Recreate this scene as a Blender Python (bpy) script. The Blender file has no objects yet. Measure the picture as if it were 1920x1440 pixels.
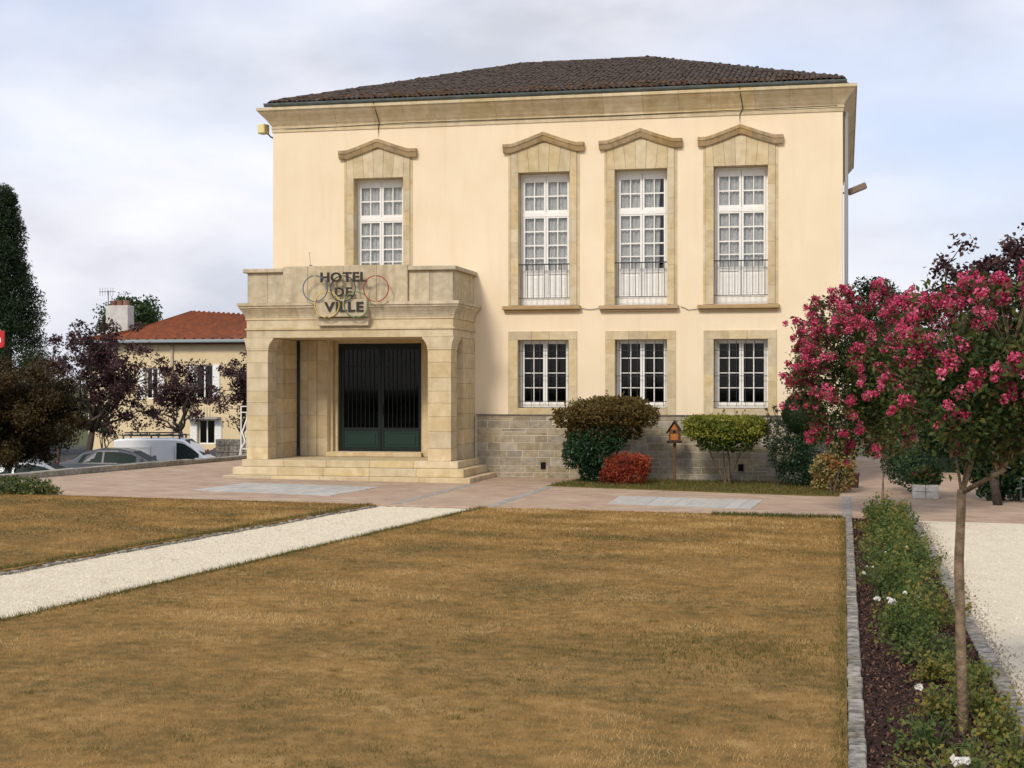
import bpy, math, random
import numpy as np
from mathutils import Vector, Matrix
random.seed(7); rng = np.random.default_rng(7)
S = bpy.context.scene
COL = S.collection
# ------------------------------------------------------------------ camera
FPX = 2850.0; YAW = math.atan(623/2850.); D = 33.0
CX, H, HOR = 12.842, 1.9654, 728.0
cam = bpy.data.cameras.new('camera'); camo = bpy.data.objects.new('camera', cam); COL.objects.link(camo)
cam.sensor_width = 36; cam.lens = 36*FPX/1920; cam.clip_end = 6000; cam.clip_start = .1
cam.shift_y = (HOR-720)/1920
camo.location = (CX, -D, H); camo.rotation_euler = (math.radians(90), 0, YAW)
S.camera = camo
# ------------------------------------------------------------------ light
SUN_EL, SUN_AZ = math.radians(38), math.radians(-15)       # az: measured from -Y towards -X (negative = left of the viewer)
sv = Vector((math.sin(SUN_AZ)*math.cos(SUN_EL), -math.cos(SUN_AZ)*math.cos(SUN_EL), math.sin(SUN_EL)))
sun = bpy.data.lights.new('sun', 'SUN'); suno = bpy.data.objects.new('sun', sun); COL.objects.link(suno)
sun.energy = 2.1; sun.angle = math.radians(12); sun.color = (1.0, .90, .76)
suno.rotation_euler = sv.to_track_quat('Z', 'Y').to_euler(); suno.location = (0, -20, 40)
W = bpy.data.worlds.new('World'); S.world = W; W.use_nodes = True
nt = W.node_tree; nt.nodes.clear(); N = nt.nodes.new; L = nt.links.new
sky = N('ShaderNodeTexSky'); sky.sky_type = 'NISHITA'; sky.sun_disc = False
sky.sun_elevation = SUN_EL; sky.sun_rotation = math.atan2(sv.x, sv.y)
bg = N('ShaderNodeBackground'); bg.inputs[1].default_value = 0.1
ow = N('ShaderNodeOutputWorld')
tc = N('ShaderNodeTexCoord')
mp = N('ShaderNodeMapping'); mp.inputs['Scale'].default_value = (1, 1, 1.9); mp.inputs['Location'].default_value = (3.1, 1.7, .35)
L(tc.outputs['Generated'], mp.inputs[0])
n1 = N('ShaderNodeTexNoise'); n1.inputs['Scale'].default_value = 3.1; n1.inputs['Detail'].default_value = 7; n1.inputs['Roughness'].default_value = .5
n2 = N('ShaderNodeTexNoise'); n2.inputs['Scale'].default_value = 5.2; n2.inputs['Detail'].default_value = 6; n2.inputs['Roughness'].default_value = .5
n1.inputs['Distortion'].default_value = .3
L(mp.outputs[0], n1.inputs[0])
mp2 = N('ShaderNodeMapping'); mp2.inputs['Scale'].default_value = (1, 1, 2.3); mp2.inputs['Location'].default_value = (9, 4.2, 2)
L(tc.outputs['Generated'], mp2.inputs[0]); L(mp2.outputs[0], n2.inputs[0])
def wramp(pts):
    r = N('ShaderNodeValToRGB'); e = r.color_ramp.elements
    while len(e) < len(pts): e.new(.5)
    for k, (p, c) in enumerate(pts): e[k].position = p; e[k].color = (*c, 1)
    return r
shade = wramp([(.34, (.56, .58, .65)), (.44, (.68, .69, .755)), (.53, (.77, .775, .83)), (.66, (.87, .87, .885))])
L(n2.outputs[0], shade.inputs[0])
cov = wramp([(.38, (.25,)*3), (.62, (1, 1, 1))]); L(n1.outputs[0], cov.inputs[0])
sc = N('ShaderNodeVectorMath'); sc.operation = 'SCALE'; sc.inputs[3].default_value = 9.9; L(shade.outputs[0], sc.inputs[0])
# clear sky between the clouds, veiled
vs = N('ShaderNodeMixRGB'); vs.inputs[0].default_value = .55; vs.inputs[2].default_value = (6.7, 7.5, 10.2, 1); L(sky.outputs[0], vs.inputs[1])
mx = N('ShaderNodeMixRGB'); L(cov.outputs[0], mx.inputs[0]); L(vs.outputs[0], mx.inputs[1]); L(sc.outputs[0], mx.inputs[2])
L(mx.outputs[0], bg.inputs[0]); L(bg.outputs[0], ow.inputs[0])
vsx = S.view_settings; S.display_settings.display_device = 'sRGB'
vsx.view_transform = 'Standard'; vsx.look = 'None'; vsx.gamma = 1; vsx.use_curve_mapping = False; vsx.exposure = 0.24

# ------------------------------------------------------------------ measuring helpers (survey the place from the known station)
def ray(px, py):
    u = (px-960)/FPX; v = (HOR-py)/FPX
    return (-math.sin(YAW)+u*math.cos(YAW), math.cos(YAW)+u*math.sin(YAW), v)
def F(px, py, Y=0.):
    d = ray(px, py); k = (D+Y)/d[1]; return (CX+d[0]*k, H+d[2]*k)
SL = .010; X0 = 4.836
def gz(x): return -SL*(min(max(x, -12), 40)-X0)
def G(px, py):
    d = ray(px, py); k = (-SL*(CX-X0)-H)/(d[2]+SL*d[0]); x = CX+d[0]*k
    return (x, -D+d[1]*k, gz(x))
def K(px, py, depth):
    d = ray(px, py); return Vector((CX+d[0]*depth, -D+d[1]*depth, H+d[2]*depth))

# ------------------------------------------------------------------ materials
MATS = {}
def mat(name, base, rough=.8, var=None, nscale=6., bump=0., bscale=60., objrand=0., metal=0., spec=.3, streak=None, coords='Object', detail=6.):
    """base colour + noise towards var + per-object value shift + bump"""
    if name in MATS: return MATS[name]
    m = bpy.data.materials.new(name); m.use_nodes = True; t = m.node_tree; b = t.nodes['Principled BSDF']
    n = t.nodes.new; l = t.links.new
    b.inputs['Roughness'].default_value = rough; b.inputs['Metallic'].default_value = metal
    b.inputs['Specular IOR Level'].default_value = spec
    geo = n('ShaderNodeNewGeometry'); out = None
    rgb = n('ShaderNodeRGB'); rgb.outputs[0].default_value = (*base, 1); out = rgb.outputs[0]
    if var is not None:
        no = n('ShaderNodeTexNoise'); no.inputs['Scale'].default_value = nscale; no.inputs['Detail'].default_value = detail
        l(geo.outputs['Position'], no.inputs[0])
        r = n('ShaderNodeMapRange'); r.inputs[1].default_value = .35; r.inputs[2].default_value = .65; l(no.outputs[0], r.inputs[0])
        mi = n('ShaderNodeMixRGB'); mi.inputs[2].default_value = (*var, 1); l(r.outputs[0], mi.inputs[0]); l(out, mi.inputs[1]); out = mi.outputs[0]
    if streak is not None:
        mpn = n('ShaderNodeMapping'); mpn.inputs['Scale'].default_value = (3., 3., .35); l(geo.outputs['Position'], mpn.inputs[0])
        no = n('ShaderNodeTexNoise'); no.inputs['Scale'].default_value = 1.6; no.inputs['Detail'].default_value = 8; l(mpn.outputs[0], no.inputs[0])
        r = n('ShaderNodeMapRange'); r.inputs[1].default_value = .5; r.inputs[2].default_value = .78; r.inputs[4].default_value = streak[3]; l(no.outputs[0], r.inputs[0])
        mi = n('ShaderNodeMixRGB'); mi.inputs[2].default_value = (*streak[:3], 1); l(r.outputs[0], mi.inputs[0]); l(out, mi.inputs[1]); out = mi.outputs[0]
    if objrand:
        oi = n('ShaderNodeObjectInfo'); r = n('ShaderNodeMapRange'); r.inputs[3].default_value = 1-objrand; r.inputs[4].default_value = 1+objrand*.6
        l(oi.outputs['Random'], r.inputs[0])
        hs = n('ShaderNodeHueSaturation'); l(r.outputs[0], hs.inputs['Value']); l(out, hs.inputs['Color'])
        m2 = n('ShaderNodeMath'); m2.operation = 'MULTIPLY'; m2.inputs[1].default_value = 7.31; l(oi.outputs['Random'], m2.inputs[0])
        m3 = n('ShaderNodeMath'); m3.operation = 'FRACT'; l(m2.outputs[0], m3.inputs[0])
        r2 = n('ShaderNodeMapRange'); r2.inputs[3].default_value = 1-objrand*1.3; r2.inputs[4].default_value = 1+objrand; l(m3.outputs[0], r2.inputs[0]); l(r2.outputs[0], hs.inputs['Saturation'])
        out = hs.outputs[0]
    l(out, b.inputs['Base Color'])
    if bump:
        no = n('ShaderNodeTexNoise'); no.inputs['Scale'].default_value = bscale; no.inputs['Detail'].default_value = 5; l(geo.outputs['Position'], no.inputs[0])
        bp = n('ShaderNodeBump'); bp.inputs['Strength'].default_value = bump; bp.inputs['Distance'].default_value = .02; l(no.outputs[0], bp.inputs['Height']); l(bp.outputs[0], b.inputs['Normal'])
    MATS[name] = m; return m
def leafmat(name, cols, trans=.3, rough=.55):
    """cols: list of colours picked per leaf by the 'rnd' attribute"""
    if name in MATS: return MATS[name]
    m = bpy.data.materials.new(name); m.use_nodes = True; t = m.node_tree; b = t.nodes['Principled BSDF']; n = t.nodes.new; l = t.links.new
    at = n('ShaderNodeAttribute'); at.attribute_name = 'rnd'
    r = n('ShaderNodeValToRGB'); r.color_ramp.interpolation = 'LINEAR'; e = r.color_ramp.elements
    while len(e) < len(cols): e.new(.5)
    for k, c in enumerate(cols): e[k].position = k/(len(cols)-1); e[k].color = (*c, 1)
    l(at.outputs['Fac'], r.inputs[0]); l(r.outputs[0], b.inputs['Base Color']); b.inputs['Roughness'].default_value = rough
    b.inputs['Specular IOR Level'].default_value = .25
    tr = n('ShaderNodeBsdfTranslucent'); l(r.outputs[0], tr.inputs[0]); ms = n('ShaderNodeMixShader'); ms.inputs[0].default_value = trans
    l(b.outputs[0], ms.inputs[1]); l(tr.outputs[0], ms.inputs[2]); l(ms.outputs[0], t.nodes['Material Output'].inputs[0])
    MATS[name] = m; return m
def glassmat(name, tint=(.9, .93, .92), gl=.5):
    if name in MATS: return MATS[name]
    m = bpy.data.materials.new(name); m.use_nodes = True; t = m.node_tree; t.nodes.remove(t.nodes['Principled BSDF']); n = t.nodes.new; l = t.links.new
    tr = n('ShaderNodeBsdfTransparent'); tr.inputs[0].default_value = (*tint, 1); g = n('ShaderNodeBsdfGlossy'); g.inputs['Roughness'].default_value = .03
    fr = n('ShaderNodeFresnel'); fr.inputs[0].default_value = 1.5; mm = n('ShaderNodeMath'); mm.operation = 'MULTIPLY'; mm.inputs[1].default_value = gl*2; l(fr.outputs[0], mm.inputs[0])
    ms = n('ShaderNodeMixShader'); l(mm.outputs[0], ms.inputs[0]); l(tr.outputs[0], ms.inputs[1]); l(g.outputs[0], ms.inputs[2]); l(ms.outputs[0], t.nodes['Material Output'].inputs[0])
    MATS[name] = m; return m
render_m = mat('cream_render', (.80, .67, .475), .9, (.84, .71, .52), 1.1, .3, 90, streak=(.72, .565, .36, .42))
stone_m = mat('sandstone', (.54, .43, .25), .88, (.64, .535, .35), 5, .5, 45, objrand=.11, streak=(.33, .25, .14, .35))
stone2_m = mat('weathered_sandstone', (.48, .40, .26), .9, (.60, .51, .36), 7, .6, 40, objrand=.10, streak=(.22, .19, .13, .6))
sill_m = mat('brown_sandstone', (.42, .28, .14), .88, (.45, .33, .18), 6, .5, 45, objrand=.1)
hood_m = mat('hood_sandstone', (.47, .34, .18), .9, (.34, .24, .12), 9, .5, 45, objrand=.12, streak=(.20, .15, .09, .6))
plinth_m = mat('rubble_stone', (.29, .245, .17), .92, (.40, .35, .26), 9, .7, 35, objrand=.22)
mortar_m = mat('pale_mortar', (.66, .60, .50), .95, (.5, .44, .34), 20, .4, 60)
ledge_m = mat('dark_ledge', (.10, .095, .08), .85, (.16, .14, .11), 10)
granite_m = mat('granite', (.12, .11, .09), .95, (.37, .335, .28), 14, .9, 35, objrand=.2)
sett_m = mat('sett_stone', (.27, .26, .24), .9, (.36, .33, .29), 11, .6, 35, objrand=.15)
white_m = mat('white_paint', (.86, .86, .83), .45, (.80, .80, .77), 8)
iron_m = mat('dark_iron', (.035, .038, .04), .5)
zinc_m = mat('grey_zinc', (.10, .125, .13), .5, (.14, .17, .175), 6, metal=.3)
green_m = mat('dark_green_metal', (.008, .030, .023), .4)
doorf_m = mat('blackish_green_metal', (.006, .014, .012), .4)
inner_m = mat('dim_interior', (.10, .09, .085), .9)
curtain_m = mat('net_curtain', (.66, .66, .67), .95, (.52, .52, .54), 12)
glass_m = glassmat('window_glass', (.97, .98, .97), .4)
tile_m = mat('old_roof_tile', (.038, .024, .014), .95, (.12, .062, .030), 11, .8, 50, objrand=.35, streak=(.15, .125, .08, .45))
redtile_m = mat('red_roof_tile', (.28, .10, .055), .9, (.17, .07, .045), 2.6, .5, 30, objrand=.2)
bark_m = mat('bark', (.12, .085, .054), .9, (.24, .175, .11), 14, .8, 40)
darkbark_m = mat('dark_bark', (.05, .038, .03), .9, (.09, .07, .055), 20, .8, 40)

# ------------------------------------------------------------------ mesh helpers
WL = {}
def wl(o): return WL.get(o.name, Vector((0, 0, 0))) if o is not None else Vector((0, 0, 0))
def link(o, parent=None, world=True):
    COL.objects.link(o)
    if parent is not None: o.parent = parent
    return o
def props(o, label=None, cat=None, group=None, kind=None):
    if label: o['label'] = label
    if cat: o['category'] = cat
    if group: o['group'] = group
    if kind: o['kind'] = kind
    return o
def thing(name, label, cat, loc=(0, 0, 0), group=None, rz=0):
    o = bpy.data.objects.new(name, None); COL.objects.link(o); o.location = loc; o.rotation_euler = (0, 0, rz); o.empty_display_size = .2
    WL[o.name] = Vector(loc); return props(o, label, cat, group)
class MB:
    def __init__(s): s.v = []; s.f = []
    def add(s, vs, fs):
        k = len(s.v); s.v += [tuple(v) for v in vs]; s.f += [tuple(i+k for i in f) for f in fs]; return s
    def box(s, x0, x1, y0, y1, z0, z1, c=0.):
        if c <= 0:
            vs = [(x, y, z) for z in (z0, z1) for y in (y0, y1) for x in (x0, x1)]
            return s.add(vs, [(0, 2, 3, 1), (4, 5, 7, 6), (0, 1, 5, 4), (2, 6, 7, 3), (0, 4, 6, 2), (1, 3, 7, 5)])
        # chamfered: front (-y) face inset
        vs = [(x0, y1, z0), (x1, y1, z0), (x1, y1, z1), (x0, y1, z1), (x0, y0+c, z0), (x1, y0+c, z0), (x1, y0+c, z1), (x0, y0+c, z1),
              (x0+c, y0, z0+c), (x1-c, y0, z0+c), (x1-c, y0, z1-c), (x0+c, y0, z1-c)]
        fs = [(0, 3, 2, 1), (8, 9, 10, 11)]
        for a in range(4):
            b = (a+1) % 4; fs += [(a, b, 4+b, 4+a), (4+a, 4+b, 8+b, 8+a)]
        return s.add(vs, fs)
    def cbox(s, x0, x1, y0, y1, z0, z1, c=.008):
        """box with all edges chamfered"""
        X = (x0, x1); Y = (y0, y1); Z = (z0, z1); vs = []; idx = {}
        for i in (0, 1):
            for j in (0, 1):
                for k in (0, 1):
                    sx, sy, sz = (c if i == 0 else -c), (c if j == 0 else -c), (c if k == 0 else -c)
                    idx[i, j, k, 0] = len(vs); vs.append((X[i], Y[j]+sy, Z[k]+sz))
                    idx[i, j, k, 1] = len(vs); vs.append((X[i]+sx, Y[j], Z[k]+sz))
                    idx[i, j, k, 2] = len(vs); vs.append((X[i]+sx, Y[j]+sy, Z[k]))
        q = lambda *a: tuple(idx[b] for b in a); fs = []
        for i in (0, 1):
            f = q((i, 0, 0, 0), (i, 1, 0, 0), (i, 1, 1, 0), (i, 0, 1, 0)); fs.append(f if i else f[::-1])
            f = q((0, i, 0, 1), (1, i, 0, 1), (1, i, 1, 1), (0, i, 1, 1)); fs.append(f[::-1] if i else f)
            f = q((0, 0, i, 2), (1, 0, i, 2), (1, 1, i, 2), (0, 1, i, 2)); fs.append(f if i else f[::-1])
        for i in (0, 1):
            for j in (0, 1):
                fs.append(q((i, j, 0, 0), (i, j, 1, 0), (i, j, 1, 1), (i, j, 0, 1)))
                fs.append(q((i, 0, j, 0), (i, 1, j, 0), (i, 1, j, 2), (i, 0, j, 2)))
                fs.append(q((0, i, j, 1), (1, i, j, 1), (1, i, j, 2), (0, i, j, 2)))
                for k in (0, 1): fs.append(q((i, j, k, 0), (i, j, k, 1), (i, j, k, 2)))
        return s.add(vs, fs)
    def prism(s, poly, y0, y1):
        """poly of (x, z), extruded along y"""
        n = len(poly); vs = [(x, y0, z) for x, z in poly]+[(x, y1, z) for x, z in poly]
        return s.add(vs, [tuple(range(n)), tuple(range(2*n-1, n-1, -1))]+[(i, i+n, (i+1) % n+n, (i+1) % n) for i in range(n)])
    def hprism(s, poly, z0, z1):
        n = len(poly); vs = [(x, y, z0 if not callable(z0) else z0(x)) for x, y in poly]+[(x, y, z1 if not callable(z1) else z1(x)) for x, y in poly]
        return s.add(vs, [tuple(range(n-1, -1, -1)), tuple(range(n, 2*n))]+[(i, (i+1) % n, (i+1) % n+n, i+n) for i in range(n)])
    def sections(s, secs, cap=True):
        n = len(secs[0]); vs = [p for sec in secs for p in sec]; fs = []
        for a in range(len(secs)-1):
            for i in range(n): j = (i+1) % n; fs.append((a*n+i, a*n+j, (a+1)*n+j, (a+1)*n+i))
        if cap: fs += [tuple(range(n-1, -1, -1)), tuple((len(secs)-1)*n+i for i in range(n))]
        return s.add(vs, fs)
    def tube(s, pts, r, n=6, cap=True):
        pts = [Vector(p) for p in pts]; rs = r if isinstance(r, (list, tuple)) else [r]*len(pts); secs = []; up = None
        for i, p in enumerate(pts):
            t = (pts[min(i+1, len(pts)-1)]-pts[max(i-1, 0)]).normalized()
            if up is None: up = Vector((0, 0, 1)) if abs(t.z) < .9 else Vector((1, 0, 0))
            a = t.cross(up).normalized(); b = t.cross(a).normalized(); up = -b if False else up
            secs.append([p+a*(rs[i]*math.cos(2*math.pi*k/n))+b*(rs[i]*math.sin(2*math.pi*k/n)) for k in range(n)])
        return s.sections(secs, cap)
    def ball(s, c, r, nu=10, nv=7):
        secs = []
        for j in range(nv+1):
            ph = math.pi*(j+.02)/(nv+.04); secs.append([(c[0]+r[0]*math.sin(ph)*math.cos(2*math.pi*i/nu), c[1]+r[1]*math.sin(ph)*math.sin(2*math.pi*i/nu), c[2]+r[2]*math.cos(ph)) for i in range(nu)])
        return s.sections(secs)
    def mesh(s, name, off=None):
        me = bpy.data.meshes.new(name); v = s.v
        if off is not None and off.length: v = [(a-off.x, b-off.y, c-off.z) for a, b, c in v]
        me.from_pydata(v, [], s.f); me.update(); return me
    def build(s, name, m, parent=None, smooth=False, local=False, kind=None):
        off = None if local else (wl(parent) if parent is not None else None)
        me = s.mesh(name, off); me.materials.append(m)
        import bmesh
        bm = bmesh.new(); bm.from_mesh(me); bmesh.ops.recalc_face_normals(bm, faces=bm.faces); bm.to_mesh(me); bm.free()
        if smooth: me.polygons.foreach_set('use_smooth', [True]*len(me.polygons))
        o = bpy.data.objects.new(name, me); link(o, parent)
        WL[o.name] = wl(parent) if parent is not None else Vector((0, 0, 0))
        if kind: o['kind'] = kind
        return o
def holder(name, parent):
    o = bpy.data.objects.new(name, None); link(o, parent); WL[o.name] = wl(parent); return o
def piece(name, me, parent, loc, scale=(1, 1, 1), rot=(0, 0, 0)):
    o = bpy.data.objects.new(name, me); link(o, parent); p = Vector(loc)-wl(parent); o.location = p; o.scale = scale; o.rotation_euler = rot; return o
def np_mesh(name, verts, faces_flat, nper, m, parent=None, rnd=None, local=False, kind=None, smooth=False):
    me = bpy.data.meshes.new(name); v = np.asarray(verts, dtype=np.float32)
    if parent is not None and not local: o_ = wl(parent); v = v-np.array([o_.x, o_.y, o_.z], dtype=np.float32)
    nf = len(faces_flat)//nper
    me.vertices.add(len(v)); me.vertices.foreach_set('co', v.ravel())
    me.loops.add(len(faces_flat)); me.loops.foreach_set('vertex_index', np.asarray(faces_flat, dtype=np.int32))
    me.polygons.add(nf); me.polygons.foreach_set('loop_start', np.arange(0, nf*nper, nper, dtype=np.int32)); me.polygons.foreach_set('loop_total', np.full(nf, nper, dtype=np.int32))
    me.update(calc_edges=True); me.materials.append(m)
    if rnd is not None: a = me.attributes.new('rnd', 'FLOAT', 'POINT'); a.data.foreach_set('value', np.asarray(rnd, dtype=np.float32))
    if smooth: me.polygons.foreach_set('use_smooth', [True]*nf)
    o = bpy.data.objects.new(name, me); link(o, parent); WL[o.name] = wl(parent) if parent is not None else Vector((0, 0, 0))
    if kind: o['kind'] = kind
    return o
def unit(n): v = rng.normal(size=(n, 3)); return v/np.linalg.norm(v, axis=1)[:, None]
def leaf_quads(pts, ln, wd, up=0.0, axis=None):
    """folded leaf: 6 verts, 2 quads"""
    n = len(pts); a = unit(n)
    if axis is not None: a = a*.6+axis; a /= np.linalg.norm(a, axis=1)[:, None]
    r = unit(n); r[:, 2] += up; b = np.cross(a, r); b /= (np.linalg.norm(b, axis=1)[:, None]+1e-9); c = np.cross(a, b)
    s = (rng.uniform(.7, 1.25, n))[:, None]; A = a*ln*.5*s; B = b*wd*.5*s; C = c*wd*.22*s
    v = np.stack([pts-A, pts-A*.1+B+C, pts+A, pts-A*.1-B+C], 1).reshape(-1, 3)
    base = np.arange(n)[:, None]*4; f = np.concatenate([base, base+1, base+2, base, base+2, base+3], 1).ravel()
    return v, f
def foliage(name, pts, ln, wd, m, parent, rnd=None, up=0., axis=None, local=False, kind=None):
    v, f = leaf_quads(pts, ln, wd, up, axis); r = rng.random(len(pts)) if rnd is None else rnd
    return np_mesh(name, v, f, 3, m, parent, np.repeat(r, 4), local, kind)
def blob(c, r, n, shell=.0, power=.45):
    u = unit(n); k = rng.random(n)**power if shell == 0 else rng.uniform(shell, 1.02, n)
    return np.asarray(c)+u*k[:, None]*np.asarray(r)
def fnoise(p, s, seed=0, octv=4):
    """multi-octave value noise 0..1 on x, y"""
    r_ = np.random.default_rng(seed); out = 0; amp = 1; tot = 0
    for o in range(octv):
        T = r_.random((64, 64)); q = np.asarray(p)[:, :2]*s*2**o; i = np.floor(q).astype(int); f = q-i; f = f*f*(3-2*f); a = i[:, 0] % 64; b_ = i[:, 1] % 64; a1 = (a+1) % 64; b1 = (b_+1) % 64
        v = (T[a, b_]*(1-f[:, 0])+T[a1, b_]*f[:, 0])*(1-f[:, 1])+(T[a, b1]*(1-f[:, 0])+T[a1, b1]*f[:, 0])*f[:, 1]; out = out+v*amp; tot += amp; amp *= .7
    return np.clip((out/tot-.5)*2.3+.5, 0, 1)
def vnoise(p, s, seed=0):
    """cheap smooth pseudo-noise 0..1"""
    p = np.asarray(p)*s; q = np.sin(p[:, 0]*1.7+seed)*np.cos(p[:, 1]*1.3+seed*2.1)+np.sin(p[:, 2]*1.9+p[:, 0]*.7+seed*.7)+np.cos(p[:, 1]*2.3-p[:, 2]*1.1+seed*1.3)
    return (q+3)/6
# ================================================================== GROUND
grass_dry = None
def ground_mat(name, cols, sc1, sc2, bump, bsc, rough=.95, stretch=(1, 1, 1)):
    m = bpy.data.materials.new(name); m.use_nodes = True; t = m.node_tree; b = t.nodes['Principled BSDF']; n = t.nodes.new; l = t.links.new
    g = n('ShaderNodeNewGeometry'); mp = n('ShaderNodeMapping'); mp.inputs['Scale'].default_value = stretch; l(g.outputs['Position'], mp.inputs[0])
    a = n('ShaderNodeTexNoise'); a.inputs['Scale'].default_value = sc1; a.inputs['Detail'].default_value = 8; a.inputs['Roughness'].default_value = .62; l(mp.outputs[0], a.inputs[0])
    c = n('ShaderNodeTexNoise'); c.inputs['Scale'].default_value = sc2; c.inputs['Detail'].default_value = 4; l(mp.outputs[0], c.inputs[0])
    r = n('ShaderNodeValToRGB'); e = r.color_ramp.elements
    while len(e) < len(cols): e.new(.5)
    for k, cc in enumerate(cols): e[k].position = .3+.4*k/(len(cols)-1); e[k].color = (*cc, 1)
    mm = n('ShaderNodeMixRGB'); mm.inputs[0].default_value = .45; l(a.outputs[0], mm.inputs[1]); l(c.outputs[0], mm.inputs[2]); l(mm.outputs[0], r.inputs[0])
    l(r.outputs[0], b.inputs['Base Color']); b.inputs['Roughness'].default_value = rough; b.inputs['Specular IOR Level'].default_value = .15
    d = n('ShaderNodeTexNoise'); d.inputs['Scale'].default_value = bsc; d.inputs['Detail'].default_value = 3; l(g.outputs['Position'], d.inputs[0])
    bp = n('ShaderNodeBump'); bp.inputs['Strength'].default_value = bump; bp.inputs['Distance'].default_value = .02; l(d.outputs[0], bp.inputs['Height']); l(bp.outputs[0], b.inputs['Normal'])
    return m
lawn_m = ground_mat('dry_lawn', [(.09, .075, .024), (.20, .13, .042), (.33, .20, .068), (.45, .31, .13)], .9, 7, .8, 120)
soil_m = ground_mat('bed_soil', [(.018, .010, .008), (.045, .022, .016), (.09, .05, .034)], 6, 40, 1, 60)
gravel_m = ground_mat('pale_gravel', [(.70, .60, .43), (.82, .725, .545), (.87, .79, .63)], 2.5, 90, .9, 160)
asph_m = ground_mat('asphalt', [(.05, .05, .052), (.075, .074, .072)], 3, 60, .5, 100)
field_m = ground_mat('field', [(.04, .06, .02), (.08, .09, .035), (.12, .11, .05)], .05, .7, .4, 20)
strip_m = ground_mat('strip_grass', [(.07, .08, .02), (.14, .12, .035), (.24, .17, .06)], 3, 12, .8, 120)
def brick_ground():
    m = bpy.data.materials.new('brick_paving'); m.use_nodes = True; t = m.node_tree; b = t.nodes['Principled BSDF']; n = t.nodes.new; l = t.links.new
    g = n('ShaderNodeNewGeometry'); mp = n('ShaderNodeMapping'); mp.inputs['Rotation'].default_value = (0, 0, 0); l(g.outputs['Position'], mp.inputs[0])
    br = n('ShaderNodeTexBrick'); br.inputs['Scale'].default_value = 1; br.inputs['Brick Width'].default_value = .22; br.inputs['Row Height'].default_value = .11; br.inputs['Mortar Size'].default_value = .006
    br.inputs['Color1'].default_value = (.47, .32, .215, 1); br.inputs['Color2'].default_value = (.31, .21, .15, 1); br.inputs['Mortar'].default_value = (.34, .25, .18, 1); l(mp.outputs[0], br.inputs[0])
    no = n('ShaderNodeTexNoise'); no.inputs['Scale'].default_value = 1.1; no.inputs['Detail'].default_value = 8; no.inputs['Roughness'].default_value = .65; l(g.outputs['Position'], no.inputs[0])
    rr = n('ShaderNodeMapRange'); rr.inputs[1].default_value = .38; rr.inputs[2].default_value = .68; rr.inputs[4].default_value = .75; l(no.outputs[0], rr.inputs[0])
    mi = n('ShaderNodeMixRGB'); mi.inputs[2].default_value = (.52, .415, .29, 1); l(rr.outputs[0], mi.inputs[0]); l(br.outputs[0], mi.inputs[1]); l(mi.outputs[0], b.inputs['Base Color'])
    b.inputs['Roughness'].default_value = .9
    n3 = n('ShaderNodeTexNoise'); n3.inputs['Scale'].default_value = 4.5; n3.inputs['Detail'].default_value = 6; m3 = n('ShaderNodeMapping'); m3.inputs['Scale'].default_value = (.5, 2.2, 1); l(g.outputs['Position'], m3.inputs[0]); l(m3.outputs[0], n3.inputs[0])
    r3 = n('ShaderNodeMapRange'); r3.inputs[1].default_value = .4; r3.inputs[2].default_value = .66; r3.inputs[4].default_value = .6; l(n3.outputs[0], r3.inputs[0])
    m4 = n('ShaderNodeMixRGB'); m4.inputs[2].default_value = (.28, .185, .135, 1); l(r3.outputs[0], m4.inputs[0]); l(mi.outputs[0], m4.inputs[1]); l(m4.outputs[0], b.inputs['Base Color'])
    bp = n('ShaderNodeBump'); bp.inputs['Strength'].default_value = .5; bp.inputs['Distance'].default_value = .01; bp.invert = True; l(br.outputs['Fac'], bp.inputs['Height']); l(bp.outputs[0], b.inputs['Normal'])
    return m
brick_m = brick_ground()
def struct(name, mb, m): return mb.build(name, m, kind='structure')
def sheet(name, poly, m, dz, thick=None):
    mb = MB()
    if thick is None:
        mb.add([(x, y, gz(x)+dz) for x, y in poly], [tuple(range(len(poly)))])
    else: mb.hprism(poly, lambda x: gz(x)+dz-thick, lambda x: gz(x)+dz)
    return struct(name, mb, m)
LOW = -1.9
b = MB(); R_ = 3000; b.add([(-R_, -R_, LOW), (R_, -R_, LOW), (R_, R_, LOW), (-R_, R_, LOW)], [(0, 1, 2, 3)]); struct('ground', b, field_m)
b = MB(); b.add([(-45, -12, LOW+.01), (-1.2, -12, LOW+.01), (-1.2, 60, LOW+.01), (-45, 60, LOW+.01)], [(0, 1, 2, 3)]); struct('street', b, asph_m)
wl_pts = [G(-60, 908), G(0, 900), G(187, 882), G(250, 877), G(442, 863)]
A_, B_ = Vector(wl_pts[0]), Vector(wl_pts[-1]); dirw = (B_-A_).normalized()
P_far = B_+dirw*5; P_near = A_-dirw*1.0
edge = [(P_near.x, P_near.y), (A_.x, A_.y), (B_.x, B_.y), (P_far.x, P_far.y)]
b = MB(); poly = [(P_near.x-6, -60), (12, -60), (40, -60), (40, 14), (12, 14), (P_far.x, 14)]+edge[::-1]+[(P_near.x-6, P_near.y-6)]
b.hprism(poly, LOW-.2, lambda x: gz(x)-.03)
struct('terrace', b, soil_m)
YE = -8.62
# plaza (brick paving): everything behind the lawns
plz = [(-11, YE+.4), (5, YE), (12.8, YE+.05), (40, YE-.4), (40, 13.9), (P_far.x+.05, 13.9), (P_far.x+.02, P_far.y), (B_.x+.02, B_.y), (A_.x+.02, A_.y), (P_near.x, P_near.y), (-11, -8.4)]
plz = [(-10, YE+.45), (5, YE), (12.8, YE+.0), (40, YE-.4), (40, 13.9), (P_far.x+.05, 13.9)]+[(x+.03, y-.03) for x, y in edge[::-1]]+[(-10, P_near.y-1)]
sheet('brick_paving', plz, brick_m, 0)
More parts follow.
